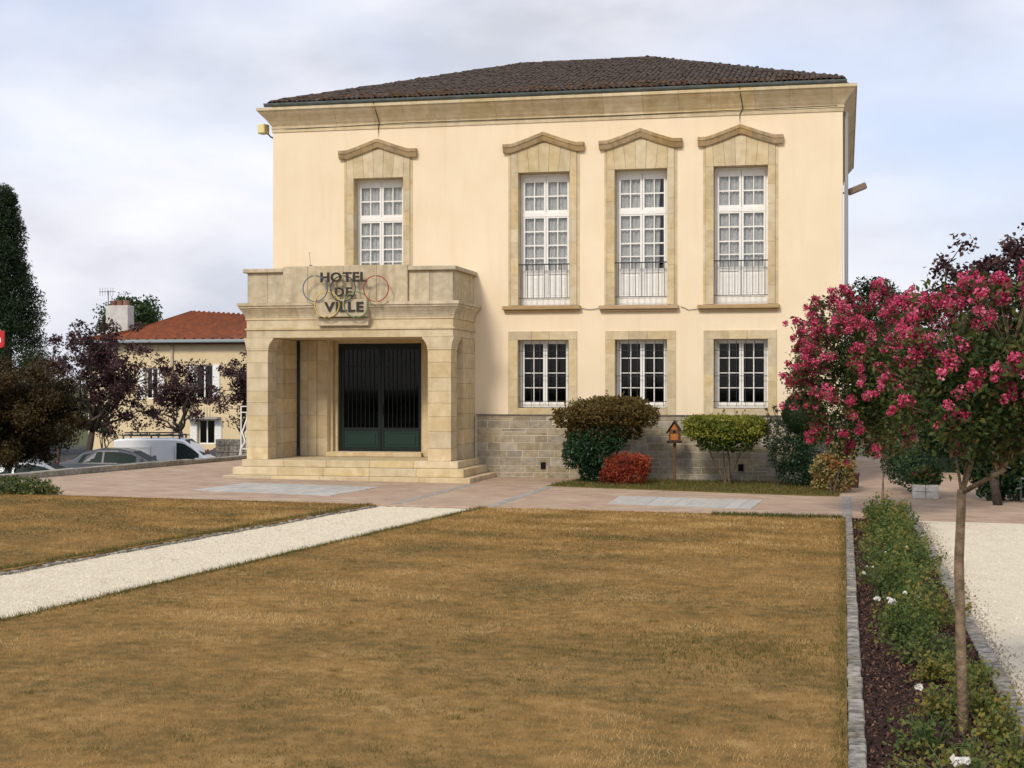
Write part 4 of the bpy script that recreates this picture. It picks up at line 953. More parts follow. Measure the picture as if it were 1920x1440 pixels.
tp_ = [bp, K(1655, 940, dS), K(1656, 880, dS), K(1655, 850, dS)]
myrtle('farther crepe myrtle with crimson pink blossom in front of the right building corner', bp, K(1626, 716, dS), (1.13, .95, 1.42), 95, 135, .07, 145, .155, 300, .034, .03, tp_, keep=lambda c: c[0] < K(1600, 700, dS)[0]-.35 or c[2] > K(0, 620, dS)[2] or random.random() < .4)

# ---- shrubs by the plinth
def rows_shrub(name, label, base, comps, ln, wd, m, stems=3, stem_r=.02, cat='shrub', bark=darkbark_m, axis=None, core=True, boxy=.8):
    base = Vector(base); t = thing(name, label, cat, tuple(base)); pts, rn = [], []
    mb = MB(); top = comps[0][0]
    for i in range(stems):
        a = random.uniform(0, 6.28); q = Vector(comps[i % len(comps)][0]); mb.tube([base+Vector((.05*math.cos(a), .05*math.sin(a), 0)), base.lerp(q, .5)+Vector((.06*math.cos(a), .06*math.sin(a), 0)), q], [stem_r, stem_r*.8, stem_r*.4], 5)
    mb.build('stem', bark, t)
    if core:  # solid core added inside the leaves to block light, in the darkest leaf tone
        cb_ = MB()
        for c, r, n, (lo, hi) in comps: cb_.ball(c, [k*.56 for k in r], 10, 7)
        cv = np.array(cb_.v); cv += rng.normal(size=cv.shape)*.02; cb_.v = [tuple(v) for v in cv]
        o = cb_.build('light_block_core', m, t); a = o.data.attributes.new('rnd', 'FLOAT', 'POINT'); a.data.foreach_set('value', np.full(len(o.data.vertices), .02, dtype=np.float32))
    for c, r, n, (lo, hi) in comps:
        u = unit(n); qn = 2.6/boxy; u = u/((abs(u)**qn).sum(axis=1)**(1/qn))[:, None]; k = rng.uniform(.74, 1.06, n)*(1+.16*(vnoise(u, 4.3, c[0])-.5)*2+.10*(vnoise(u, 11, c[2])-.5)*2)*np.where(rng.random(n) < .04, 1.12, 1); p = np.array(c)+u*k[:, None]*np.array(r); pts.append(p)
        rn.append(np.clip(lo+(hi-lo)*(.45*rng.random(n)+.55*vnoise(p, 7, 2)), 0, 1))
    sh = MB()
    for c, r, n, (lo, hi) in comps:
        for k_ in range(max(4, int(n/260))):
            u = unit(1)[0]; u[2] = abs(u[2])*.9+.1 if random.random() < .75 else u[2]; p0 = np.array(c)+u*np.array(r)*.8; d_ = u*.6+np.array([0, 0, .5])+rng.normal(size=3)*.3; d_ /= np.linalg.norm(d_); L_ = random.uniform(.12, .3)*max(r)**.5
            m_ = 9; tt = np.linspace(.1, 1, m_)[:, None]; pts.append(p0+d_*L_*tt+rng.normal(size=(m_, 3))*.012); rn.append(np.clip(rng.normal(size=m_)*.2+hi*.8, 0, 1)); sh.tube([p0, p0+d_*L_], .003, 3)
    sh.build('shoots', bark, t, kind='stuff')
    foliage('foliage', np.concatenate(pts), ln, wd, m, t, rnd=np.concatenate(rn), axis=axis); return t
def at(px, py, Y): x, z = F(px, py, Y); return (x, Y, z)
Yb = -1.25
ph_m = leafmat('photinia_leaves', [(.016, .022, .008), (.055, .045, .012), (.11, .065, .018), (.13, .11, .028), (.19, .075, .04)], .25)
bx = at(1115, 905, -1.0)
rows_shrub('clipped_shrub', 'large bronze topped mushroom shaped shrub below the first two ground floor windows', (bx[0], -1.0, gz(bx[0])),
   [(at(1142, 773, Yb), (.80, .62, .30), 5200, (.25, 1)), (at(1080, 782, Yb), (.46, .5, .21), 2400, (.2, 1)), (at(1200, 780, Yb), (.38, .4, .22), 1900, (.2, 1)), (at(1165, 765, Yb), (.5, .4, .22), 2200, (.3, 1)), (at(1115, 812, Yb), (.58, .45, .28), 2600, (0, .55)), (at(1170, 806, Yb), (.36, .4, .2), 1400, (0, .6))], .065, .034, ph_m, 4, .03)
gr_m = leafmat('glossy_green_leaves', [(.006, .018, .008), (.015, .042, .016), (.03, .075, .028), (.07, .12, .06)], .15, .35)
rows_shrub('evergreen_shrub', 'deep green shrub growing under the bronze topped shrub beside the red bush', (at(1112, 905, -1.5)[0], -1.5, gz(8)),
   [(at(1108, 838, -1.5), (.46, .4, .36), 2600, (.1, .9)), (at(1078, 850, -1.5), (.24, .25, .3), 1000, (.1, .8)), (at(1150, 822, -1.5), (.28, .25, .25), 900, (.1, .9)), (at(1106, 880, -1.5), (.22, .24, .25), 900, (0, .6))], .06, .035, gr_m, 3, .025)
red_m = leafmat('red_leaves', [(.06, .014, .010), (.22, .032, .015), (.40, .075, .03), (.50, .17, .08)], .3)
rows_shrub('red_bush', 'low round bush with bright red leaves at the foot of the stone plinth', (at(1175, 905, -1.75)[0], -1.75, gz(8.5)),
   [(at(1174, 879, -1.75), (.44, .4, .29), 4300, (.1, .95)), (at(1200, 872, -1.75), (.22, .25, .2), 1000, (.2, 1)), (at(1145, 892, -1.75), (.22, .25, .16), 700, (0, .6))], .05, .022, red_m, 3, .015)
yel_m = leafmat('variegated_leaves', [(.02, .04, .008), (.06, .10, .012), (.20, .22, .03), (.42, .36, .06)], .25)
rows_shrub('golden_shrub', 'flat topped yellow-green variegated shrub on thin stems under the third window', (at(1365, 908, -1.0)[0], -1.0, gz(10)),
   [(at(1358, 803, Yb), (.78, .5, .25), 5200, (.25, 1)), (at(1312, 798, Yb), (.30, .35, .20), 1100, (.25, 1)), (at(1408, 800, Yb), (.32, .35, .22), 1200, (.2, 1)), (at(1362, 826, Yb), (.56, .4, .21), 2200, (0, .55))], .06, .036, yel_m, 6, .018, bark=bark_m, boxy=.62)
rows_shrub('climbing_rose', 'grey-green climbing rose bush with reddish shoots right of the golden shrub', (at(1460, 908, -1.2)[0], -1.2, gz(11.3)),
   [(at(1458, 818, Yb), (.26, .25, .36), 1000, (.1, .9)), (at(1475, 850, Yb), (.34, .25, .32), 900, (0, .7)), (at(1490, 885, Yb), (.35, .25, .22), 700, (0, .6))], .055, .036, leafmat('rose_leaves_far', [(.01, .022, .012), (.025, .05, .025), (.06, .09, .05), (.13, .17, .12)], .2), 5, .012, core=False)
b = MB()
# rose shoots above
t = thing('rose_shoots', 'thin reddish rose shoots rising above the plinth ledge', 'rose', at(1455, 800, -1.3)); pts = []
for px, py in ((1437, 768), (1450, 765), (1453, 762), (1466, 774), (1440, 778), (1458, 770)):
    q = at(px, py, -1.3); b.tube([at(1458, 815, -1.3), at((1458+px)/2, (815+py)/2-4, -1.3), q], .006, 4); foliage('leaf_tuft', blob(q, (.05, .05, .05), 16, power=.5), .05, .03, leafmat('rose_red_tips', [(.05, .02, .015), (.12, .05, .03), (.05, .08, .03)], .2), t)
b.build('stem', darkbark_m, t)
box_m = leafmat('clipped_box', [(.006, .015, .005), (.016, .035, .010), (.032, .06, .016)], .1)
def topiary(name, label, px, py, r, Y, basepx, tiers):
    c = at(px, py, Y); t = thing(name, label, 'topiary', (c[0], Y, gz(c[0]))); mb = MB(); mb.tube([(c[0], Y, gz(c[0])-.02), c], [.035, .03], 6); mb.build('stem', darkbark_m, t)
    cb_ = MB(); pts = []
    for cc, rr in [(c, r)]+tiers:
        cb_.ball(cc, (rr*.96,)*3, 18, 12); n = int(9000*rr*rr/.16); pts.append(blob(cc, (rr,)*3, n, shell=.95))
    o = cb_.build('light_block_core', box_m, t, smooth=True); a = o.data.attributes.new('rnd', 'FLOAT', 'POINT'); a.data.foreach_set('value', np.full(len(o.data.vertices), .25, dtype=np.float32))  # solid ball added under the leaf shell to block light, toned darker
    p = np.concatenate(pts); foliage('foliage', p, .022, .014, box_m, t, rnd=np.clip(rng.normal(size=len(p))*.15+.5, 0, 1))
c2 = at(1508, 842, -1.3)
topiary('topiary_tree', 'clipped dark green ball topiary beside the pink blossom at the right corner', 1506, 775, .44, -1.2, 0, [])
t = thing('dark_shrub', 'dark loose shrub below the ball topiary behind the mottled bush', 'shrub', (c2[0], -1.2, gz(c2[0])))
b = MB(); b.tube([(c2[0], -1.2, gz(c2[0])), (c2[0]+.05, -1.2, c2[2])], .02, 5); b.build('stem', darkbark_m, t)
pts = np.concatenate([blob((c2[0]+dx, -1.25, c2[2]+dz), (r, r, r*.8), int(2600*r), power=.5) for dx, dz, r in ((0, 0, .36), (-.2, -.3, .3), (.2, -.35, .36), (-.05, .2, .25), (.1, -.6, .35))]); foliage('foliage', pts, .06, .032, gr_m, t)
# orange-yellow shrub and pot at corner
rows_shrub('mottled_bush', 'small bush mottled yellow, orange and green at the right building corner', G(1562, 928), [((G(1562, 922)[0], G(1562, 922)[1], .28), (.40, .35, .36), 2600, (0, 1)), ((G(1580, 922)[0], G(1562, 922)[1], .62), (.25, .25, .42), 900, (.1, .8))], .06, .035,
   leafmat('mottled_leaves', [(.02, .03, .01), (.09, .10, .03), (.40, .33, .12), (.32, .10, .03), (.05, .07, .02)], .2), 3, .02)
x, y, z = G(1600, 915); t = thing('flower_pot', 'dark brown square tub right of the mottled bush', 'planter', (x, y+.2, z)); b = MB()
b.sections([[(x-.12*s, y+.2-.12*s, z+h_), (x+.12*s, y+.2-.12*s, z+h_), (x+.12*s, y+.2+.12*s, z+h_), (x-.12*s, y+.2+.12*s, z+h_)] for s, h_ in ((.85, 0), (1, .26), (1.08, .26), (1.08, .30), (.95, .30), (.9, .27))]); b.build('tub', mat('brown_tub', (.06, .028, .022), .6), t)
# birdhouse
x, y, z = (*F(1265, 880, -.75)[:1], -.75, 0); gzb = gz(x)
t = thing('birdhouse', 'orange wooden birdhouse with pitched roof on a post against the plinth wall', 'birdhouse', (x, y, gzb))
wood = mat('brown_wood', (.11, .055, .03), .8, (.16, .08, .045), 20); orange = mat('orange_wood', (.46, .17, .035), .7, (.38, .13, .03), 15); dk = mat('dark_roof_wood', (.035, .022, .018), .8)
zt = F(1265, 788, -.75)[1]; zb = F(1265, 831, -.75)[1]; b = MB(); b.cbox(x-.03, x+.03, y-.03, y+.03, gzb, zb, .006); b.build('post', wood, t)
b = MB(); b.prism([(x-.115, zb+.05), (x+.115, zb+.05), (x+.115, zb+.25), (x, zt-.03), (x-.115, zb+.25)], y-.1, y+.1); b.build('nest_box', wood, t)
b = MB(); b.cbox(x-.075, x+.085, y-.112, y-.098, zb+.07, zb+.20, .003); b.prism([(x-.08, zb+.29), (x+.08, zb+.29), (x, zt-.07)], y-.108, y-.099); b.build('front_panel', orange, t)
b = MB(); n = 10; b.prism([(x+.028*math.cos(2*math.pi*i/n), zb+.245+.028*math.sin(2*math.pi*i/n)) for i in range(n)], y-.112, y-.09); b.build('entrance_hole', mat('hole_shade_black', (.004,)*3), t)  # solid black disc paints the shade inside the hole
for s in (-1, 1):
    b = MB(); b.prism([(x, zt), (x+s*.165, zb+.23), (x+s*.165, zb+.205), (x, zt-.03)], y-.15, y+.13); b.build('roof_board', dk, t)
b = MB(); b.cbox(x-.15, x+.15, y-.15, y+.13, zb+.01, zb+.05, .004); b.build('tray', dk, t)

# ---- roses in the bed
rose_l = leafmat('rose_bed_leaves', [(.016, .034, .012), (.04, .075, .018), (.08, .13, .03), (.16, .18, .04), (.26, .20, .04), (.32, .10, .03)], .35)
petal = leafmat('white_petals', [(.72, .70, .64), (.85, .84, .80)], .2)
def rose(x, y, r, h, label, flowers, ltone=(.1, .8), dens=1.0, group='rose bushes in the bed'):
    z = gz(x)+.01; t = thing('rose_bush', label, 'rose bush', (x, y, z), group); mb = MB(); n = int(12+r*26); pts = []; ax = []
    for i in range(n):
        a = random.uniform(0, 6.28); k = random.random()**.6*r; q = Vector((x+k*math.cos(a), y+k*math.sin(a), z+h*random.uniform(.55, 1.05)*(1-.4*(k/r)**2))); b0 = Vector((x+.2*k*math.cos(a), y+.2*k*math.sin(a), z))
        md = b0.lerp(q, .55)+Vector((0, 0, .03)); mb.tube([b0, md, q], [.006, .005, .003], 4); m_ = int(26*dens)
        for j in range(m_): tt = random.uniform(.3, 1.05); c = b0.lerp(q, tt); pts.append((c.x+random.gauss(0, .035), c.y+random.gauss(0, .035), c.z+random.gauss(0, .03)))
    mb.build('stem', greenl if False else leafmat('rose_stem', [(.06, .08, .03), (.08, .05, .03)], 0), t)
    n_ = len(pts); p = np.array(pts); d_ = max(1., (y+D)/12); foliage('foliage', p, .036*d_**.35, .022*d_**.35, rose_l, t, rnd=np.clip(ltone[0]+(ltone[1]-ltone[0])*(.5*rng.random(n_)+.5*vnoise(p, 6, x)), 0, 1), up=.8)
    for (fx, fy, fz, fr) in flowers:
        c = np.array([fx, fy, fz]); u = unit(16); u[:, 2] = abs(u[:, 2]); foliage('flower', c+u*fr*.5, fr*1.1, fr*.9, petal, t, up=.3)
def bedpt(px, py, hgt=0.):
    """ground point under a flower seen at px,py standing hgt above the soil"""
    d = ray(px, py); k = (gz(13.4)+hgt-H)/d[2]; return (CX+d[0]*k, -D+d[1]*k, gz(13.4)+hgt)
fl = {}
flist = [(1617, 967, .012), (1644, 1124, .033), (1666, 1123, .022), (1673, 1130, .042), (1697, 1113, .028), (1720, 1119, .02), (1678, 1251, .036), (1738, 1237, .035), (1722, 1290, .034), (1790, 1430, .038), (1808, 1430, .038), (1626, 1064, .02), (1637, 1064, .02), (1620, 1075, .024), (1700, 1026, .018), (1660, 1036, .018), (1720, 1217, .02), (1741, 1086, .018)]
fpos = [(*bedpt(px, py, .27), r) for px, py, r in flist]
random.seed(21)
ypos = [-9.3, -10.1, -10.9, -11.7, -12.6, -13.5, -14.4, -15.2, -16.1, -17.0, -17.9, -18.8, -19.7, -20.5, -21.4, -25.1]
names = ['rose bush at the plaza end of the bed, under the farther slim trunk', None]
for i, y in enumerate(ypos):
    x = 13.42+random.uniform(-.06, .08); mine = [f for f in fpos if abs(f[1]-y) <= .46 or (i == 0 and f[1] > y) or (i == len(ypos)-1 and f[1] < -23)]
    for f in mine: fpos.remove(f)
    if i == 0: lab = 'rose bush at the plaza end of the bed with one white bloom'
    elif y < -24: lab = 'nearest rose bush with white blooms at the bottom right edge'
    elif y < -20.9: lab = 'sparse low rose bush in front of open brown mulch left of the nearest trunk'
    elif mine: lab = 'rose bush with '+{1: 'one white bloom', 2: 'two white blooms'}.get(len(mine), 'a cluster of white blooms')+(' in the far half of the bed' if y > -14 else ' midway along the bed, nearer the plaza' if y > -15.5 else ' midway along the bed, nearer the bare trunk' if y > -17 else ' centrally in the bed' if y > -18.5 else ' just beyond the nearest bare trunk')
    else: lab = 'low green and bronze rose bush without open blooms in the continuous row along the bed'
    rose(x, y, .43 if y > -20.5 else .36, .42 if y > -20 else .32, lab, mine, (.1, .8) if i % 3 else (.3, 1), 2.0 if y > -20.9 else 1.1)
rose(13.60, -22.7, .20, .20, 'small yellowing rose plant around the base of the nearest trunk', [], (.3, 1.), .7)
rose(13.30, -24.3, .26, .25, 'small green rose bush left of the nearest bottom bush', [], (.1, .7), .8)
for k_, (x_, y_, r_, h_) in enumerate(((13.62, -21.9, .2, .22), (13.70, -22.4, .17, .2), (13.45, -22.1, .2, .2), (13.68, -23.2, .17, .2), (13.42, -23.3, .18, .2), (13.72, -23.9, .17, .22))):
    rose(x_, y_, r_, h_, ['low bronze rose plant right of the nearest trunk by the gravel kerb', 'small yellow-green rose plant just right of the nearest trunk', 'low bronze rose plant just beyond the nearest bare trunk', 'small bronze plant right of the nearest trunk foot', 'low yellowing plant left of the nearest trunk foot', 'yellow-green rose plant at the kerb right of the nearest trunk foot'][k_], [], (.35, 1.0), 1.0)
rose(13.75, -24.5, .2, .24, 'small yellow-green plant at the kerb side of the nearest bottom bush', [], (.3, .9), .8)
# stray shoot over gravel
# left clump
x, y, z = G(20, 930); rows_shrub('low_shrub', 'low green and yellow shrub beside the brown lawn at the left edge', (x, y+.3, z), [((x-.2, y+.3, z+.1), (.75, .4, .2), 2000, (.1, .8)), ((x+.3, y+.2, z+.05), (.45, .3, .16), 900, (.2, 1))], .08, .03, leafmat('low_shrub_leaves', [(.02, .04, .012), (.05, .08, .02), (.13, .14, .04), (.30, .26, .09)], .2), 4, .012)

# ---- right background
c_ = K(1640, 680, 46); tree('laurel_tree', 'dense bright green tree behind the farther crepe myrtle', (c_.x, c_.y, -.1), (c_.x, c_.y, c_.z+.0), (1.05, 1.0, 2.5), 60, .45, 260, .12, .06, greenl, tr=.12, fork=.3)
c_ = K(1838, 560, 27); tree('plum_tree', 'dark purple plum tree rising above the nearest pink blossom at right', (c_.x+.3, c_.y, gz(16)), c_, (.98, .9, 1.25), 80, .24, 42, .10, .07, purple, tr=.09, fork=.55, shellmin=.15)
c_ = K(1945, 525, 27); tree('plum_tree', 'dark purple plum tree cut by the right edge of the photo', (c_.x+.3, c_.y, gz(17)), c_, (.8, .8, 1.3), 60, .25, 44, .10, .07, purple, tr=.09, fork=.5, shellmin=.15)
for i, (px, py, dd, rx, rz) in enumerate(((1700, 700, 75, 1.6, 3.0), (1752, 690, 80, 2.0, 3.2), (1800, 700, 85, 2.5, 3.2), (1860, 690, 80, 2.5, 3.4), (1925, 690, 80, 2.5, 3.4))):
    c_ = K(px, py, dd); tree('dark_tree', ['spiky topped dark tree left of the gap behind the pink blossom', 'dark tree showing just above pink blossom in the gap', 'dark tree behind the plum tree at right', 'dark tree right of the plum tree trunk line', 'dark tree at the far right edge'][i], (c_.x, c_.y, LOW), (c_.x, c_.y, c_.z), (rx, rx, rz), 45, .8, 130, .2, .1, conif, tr=.2, group='far trees behind the garden at right')
# hedge
t = thing('hedge', 'dark hedge closing the garden behind the brick walk at right', 'hedge', (18, 6, -.1)); pts = rng.uniform((14.6, 5.6, -.2), (26, 6.8, 2.0), (16000, 3)); pts[:, 2] *= 1; foliage('foliage', pts, .12, .07, conif, t)
b = MB(); b.cbox(14.7, 25.9, 5.75, 6.65, -.3, 1.85, .1); o = b.build('light_block_core', conif, t)  # solid box added inside the hedge leaves, blocks light through them
x0_ = 13.05
t = thing('hedge', 'small dark clipped bush beside the brick walk along the right wall', 'hedge', (14.6, -.4, -.1)); 
for px, py, dd, r in ((1690, 868, 30.5, .42), (1720, 878, 29.5, .45)):
    c_ = K(px, py, dd); foliage('foliage', blob(c_, (r, r, r*1.1), 2500, power=.5), .06, .035, gr_m, t)
# planter
x, y, z = G(1736, 936); t = thing('stone_planter', 'whitewashed block planter with red geraniums behind the nearest trunk', 'planter', (x, y+.2, z))
pb = mat('white_block', (.55, .53, .49), .9, (.38, .37, .34), 12, .5, 40, objrand=.12)
for r_ in range(2):
    for i in range(2):
        b = MB(); off = .0; x_ = x-.235+.235*i; b.cbox(x_, x_+.23, y, y+.4, z+.135*r_, z+.135*r_+.13, .01); b.build('block', pb, t)
foliage('geranium_leaves', blob((x, y+.2, z+.40), (.32, .25, .24), 1300, power=.5), .06, .05, greenl, t); foliage('geranium_flowers', blob((x, y+.1, z+.45), (.25, .2, .14), 60, power=.5), .04, .035, leafmat('geranium_red', [(.25, .02, .03), (.45, .05, .07)], .2), t, kind='stuff')
# dark shrub over bench
c_ = K(1880, 868, 28); t = thing('dark_shrub', 'very dark large leaved shrub behind the nearest crepe myrtle at right', 'shrub', (c_.x, c_.y, gz(c_.x))); b = MB(); b.tube([(c_.x, c_.y, gz(c_.x)), c_], [.05, .03], 6); b.tube([(c_.x+.2, c_.y, gz(c_.x)), c_+Vector((.4, 0, .2))], [.04, .03], 6); b.build('stem', darkbark_m, t)
pts = np.concatenate([blob(K(px, py, 28), (r*1.25, r*1.25, r*1.15), int(1700*r/.4), power=.6) for px, py, r in ((1850, 820, .42), (1910, 830, .5), (1800, 815, .4), (1880, 880, .36), (1945, 870, .45), (1760, 825, .3), (1860, 905, .28), (1900, 905, .3), (1945, 900, .3), (1830, 875, .25), (1925, 780, .5), (1850, 770, .5), (1780, 775, .4))]); foliage('foliage', pts, .09, .055, gr_m, t, rnd=np.clip(rng.random(len(pts))**2, 0, 1))
# bench
x, y, z = G(1912, 942); t = thing('garden_bench', 'end of a metal garden bench at the right edge on the paving', 'bench', (x, y, z)); bm_ = mat('bench_metal', (.16, .17, .17), .5)
for i in range(4): b = MB(); b.cbox(x-.05, x+1.5, y+.1*i, y+.1*i+.08, z+.42, z+.45, .004); b.build('slat', bm_, t)
for dx in (0, 1.35):
    for dy in (0, .36): b = MB(); b.box(x+dx, x+dx+.04, y+dy, y+dy+.04, z, z+.42); b.build('leg', iron_m, t)

# ================================================================== LEFT BACKGROUND: HOUSE, VEHICLES
def corr_roof(mb, a, b_, c, d, n, amp):
    """corrugated roof face: eave a->b_, ridge d->c"""
    a, b_, c, d = map(Vector, (a, b_, c, d)); up = (b_-a).cross(d-a).normalized(); vs = []; fs = []
    if up.z < 0: up = -up
    for i in range(n+1):
        for j in range(7):
            u = i/n; t = j/6; p = a.lerp(b_, u).lerp(d.lerp(c, u), t); w = amp*(1 if i % 2 else -1); vs.append(p+up*w)
    for i in range(n):
        for j in range(6): k = i*7+j; fs.append((k, k+7, k+8, k+1))
    mb.add(vs, fs)
hd = 74
E0 = K(120, 640, hd); house = thing('house', 'cream house with red tiled hip roof and white chimney behind the purple trees', 'house', (E0.x, E0.y, LOW))
hx0, hx1 = K(150, 640, hd).x, K(520, 640, hd).x; hy = E0.y+1; hz = K(300, 642, hd).z-.0
hx1 += 2; hm = mat('house_render', (.74, .60, .38), .9, (.68, .55, .34), 2, .2, 60)
lwin = [(K(378, 740, hd).x, K(412, 740, hd).x, K(378, 832, hd).z, K(378, 786, hd).z), (K(372, 740, hd).x, K(408, 740, hd).x, K(372, 748, hd).z, K(372, 684, hd).z), (K(270, 740, hd).x, K(295, 740, hd).x, K(270, 748, hd).z, K(270, 690, hd).z)]
b = MB(); holed_wall(b, hx0, hx1, LOW, hz, hy, hy+.3, lwin); b.box(hx0, hx0+.3, hy+.302, hy+9, LOW, hz).box(hx1-.3, hx1, hy+.302, hy+9, LOW, hz).box(hx0, hx1, hy+9, hy+9.3, LOW, hz); b.build('wall', hm, house)
for a, c, z0, z1 in lwin:
    wv = MB(); wv.box(a, c, hy+.12, hy+.18, z0, z0+.06).box(a, c, hy+.12, hy+.18, z1-.06, z1).box(a, a+.06, hy+.12, hy+.18, z0+.06, z1-.06).box(c-.06, c, hy+.12, hy+.18, z0+.06, z1-.06).box((a+c)/2-.03, (a+c)/2+.03, hy+.12, hy+.18, z0+.06, z1-.06)
    wo = wv.build('window', white_m, house); pn = MB(); pn.box(a+.05, c-.05, hy+.15, hy+.16, z0+.05, z1-.05); pn.build('pane', glassmat('dark_pane', (.2, .2, .2), .6), wo)
    for s, (xa, xb) in enumerate(((a-.38, a-.02), (c+.02, c+.38))):
        if s == 1 or True: sh = MB(); sh.cbox(xa, xb, hy-.06, hy-.01, z0, z1, .01); [sh.box(xa+.04, xb-.04, hy-.072, hy-.058, z0+.08+k*.16, z0+.19+k*.16) for k in range(int((z1-z0-.15)/.16))]; sh.build('shutter', white_m, house)
ov = .5; ry0 = hy-ov; zr_ = K(365, 583, hd+4).z; pk = K(365, 583, hd+4)
rr = MB(); eL, eR = hx0-ov, hx1+ov; zE = hz+.12; rm = Vector((pk.x, hy+4.5, zr_+.1)); rL = Vector((eL+4.2, hy+4.5, K(300, 606, hd+4).z)); 
ridgeL = Vector((pk.x-.3, hy+4.5, zr_)); ridgeR = Vector((hx1-2.0, hy+4.5, zr_-.35))
corr_roof(rr, (pk.x-2.6, ry0, zE), (eR, ry0, zE), ridgeR, ridgeL, 44, .07)
ridge0 = Vector((eL+3.0, hy+4.5, K(262, 608, hd+4).z))
corr_roof(rr, (eL, ry0, zE), (pk.x-2.6, ry0, zE), ridgeL, ridge0, 40, .07)
corr_roof(rr, (eL, hy+9.5, zE), (eL, ry0, zE), ridge0, ridge0, 40, .04)
corr_roof(rr, (eR, hy+9.5, zE), (eL, hy+9.5, zE), ridge0, ridgeR, 60, .04)
rr.build('roof', redtile_m, house)
b = MB(); b.cbox(eL, eR, ry0-.08, ry0+.06, zE-.16, zE+.0, .03); b.build('gutter', mat('house_gutter', (.28, .32, .33), .5), house)
b = MB(); b.box(eL+.02, eR-.02, ry0+.07, hy+9.2, zE-.22, zE-.12); b.build('eaves_soffit', mat('eave_brown', (.10, .045, .03), .8), house)
x = K(326, 700, hd).x; b = MB(); b.tube([(x, hy-.06, hz-.1), (x, hy-.06, LOW)], .06, 6); b.build('downpipe', mat('pipe_cream', (.5, .45, .35), .6), house)
ca, cb2 = K(198, 612, hd+2), K(244, 573, hd+2)
b = MB(); b.cbox(ca.x, cb2.x, ca.y, ca.y+.7, ca.z-1.2, cb2.z, .02); b.build('chimney', mat('white_chimney', (.62, .61, .58), .85, (.5, .49, .46), 4), house)
for i in range(3):
    x = ca.x+.25+(cb2.x-ca.x-.5)*i/2; b = MB(); n = 10; b.tube([(x, ca.y+.35, cb2.z), (x, ca.y+.35, cb2.z+.26)], [.17, .14], 10); b.build('chimney_pot', redtile_m, house)
ap = K(203, 600, hd+2); b = MB(); tz = K(200, 545, hd+2).z; b.tube([(ap.x, ap.y, cb2.z), (ap.x, ap.y, tz)], .025, 5); b.tube([(ap.x-.5, ap.y, tz-.05), (ap.x+.35, ap.y+.1, tz-.05)], .015, 4)
for i in range(6): xx = ap.x-.45+.14*i; b.tube([(xx, ap.y, tz-.25), (xx, ap.y, tz+.15)], .010, 4)
b.build('aerial', zinc_m, house)
b = MB(); cc0, cc1 = K(372, 786, hd), K(425, 776, hd); b.box(cc0.x-.3, cc1.x, hy-.5, hy-.01, cc0.z+.02, cc0.z+.12)
for i in range(9): xx = cc0.x-.25+i*.15; b.box(xx, xx+.03, hy-.45, hy-.42, cc0.z+.12, cc0.z+.6)
b.build('balcony', mat('balcony_iron', (.35, .33, .30), .7), house)
# stone gate wall behind the van
a, c = K(404, 823, 60), K(480, 823, 60); t = thing('stone_wall', 'grey stone block wall between the van and the porch', 'wall', (a.x, a.y, LOW))
z = LOW; zt_ = a.z; hh = (zt_-LOW)/7
for r_ in range(7):
    x = a.x; 
    while x < c.x: w_ = random.uniform(.35, .6); b = MB(); b.cbox(x, min(x+w_, c.x)-.012, a.y, a.y+.4, z, z+hh-.012, .012); b.build('stone', granite_m, t); x += w_
    z += hh
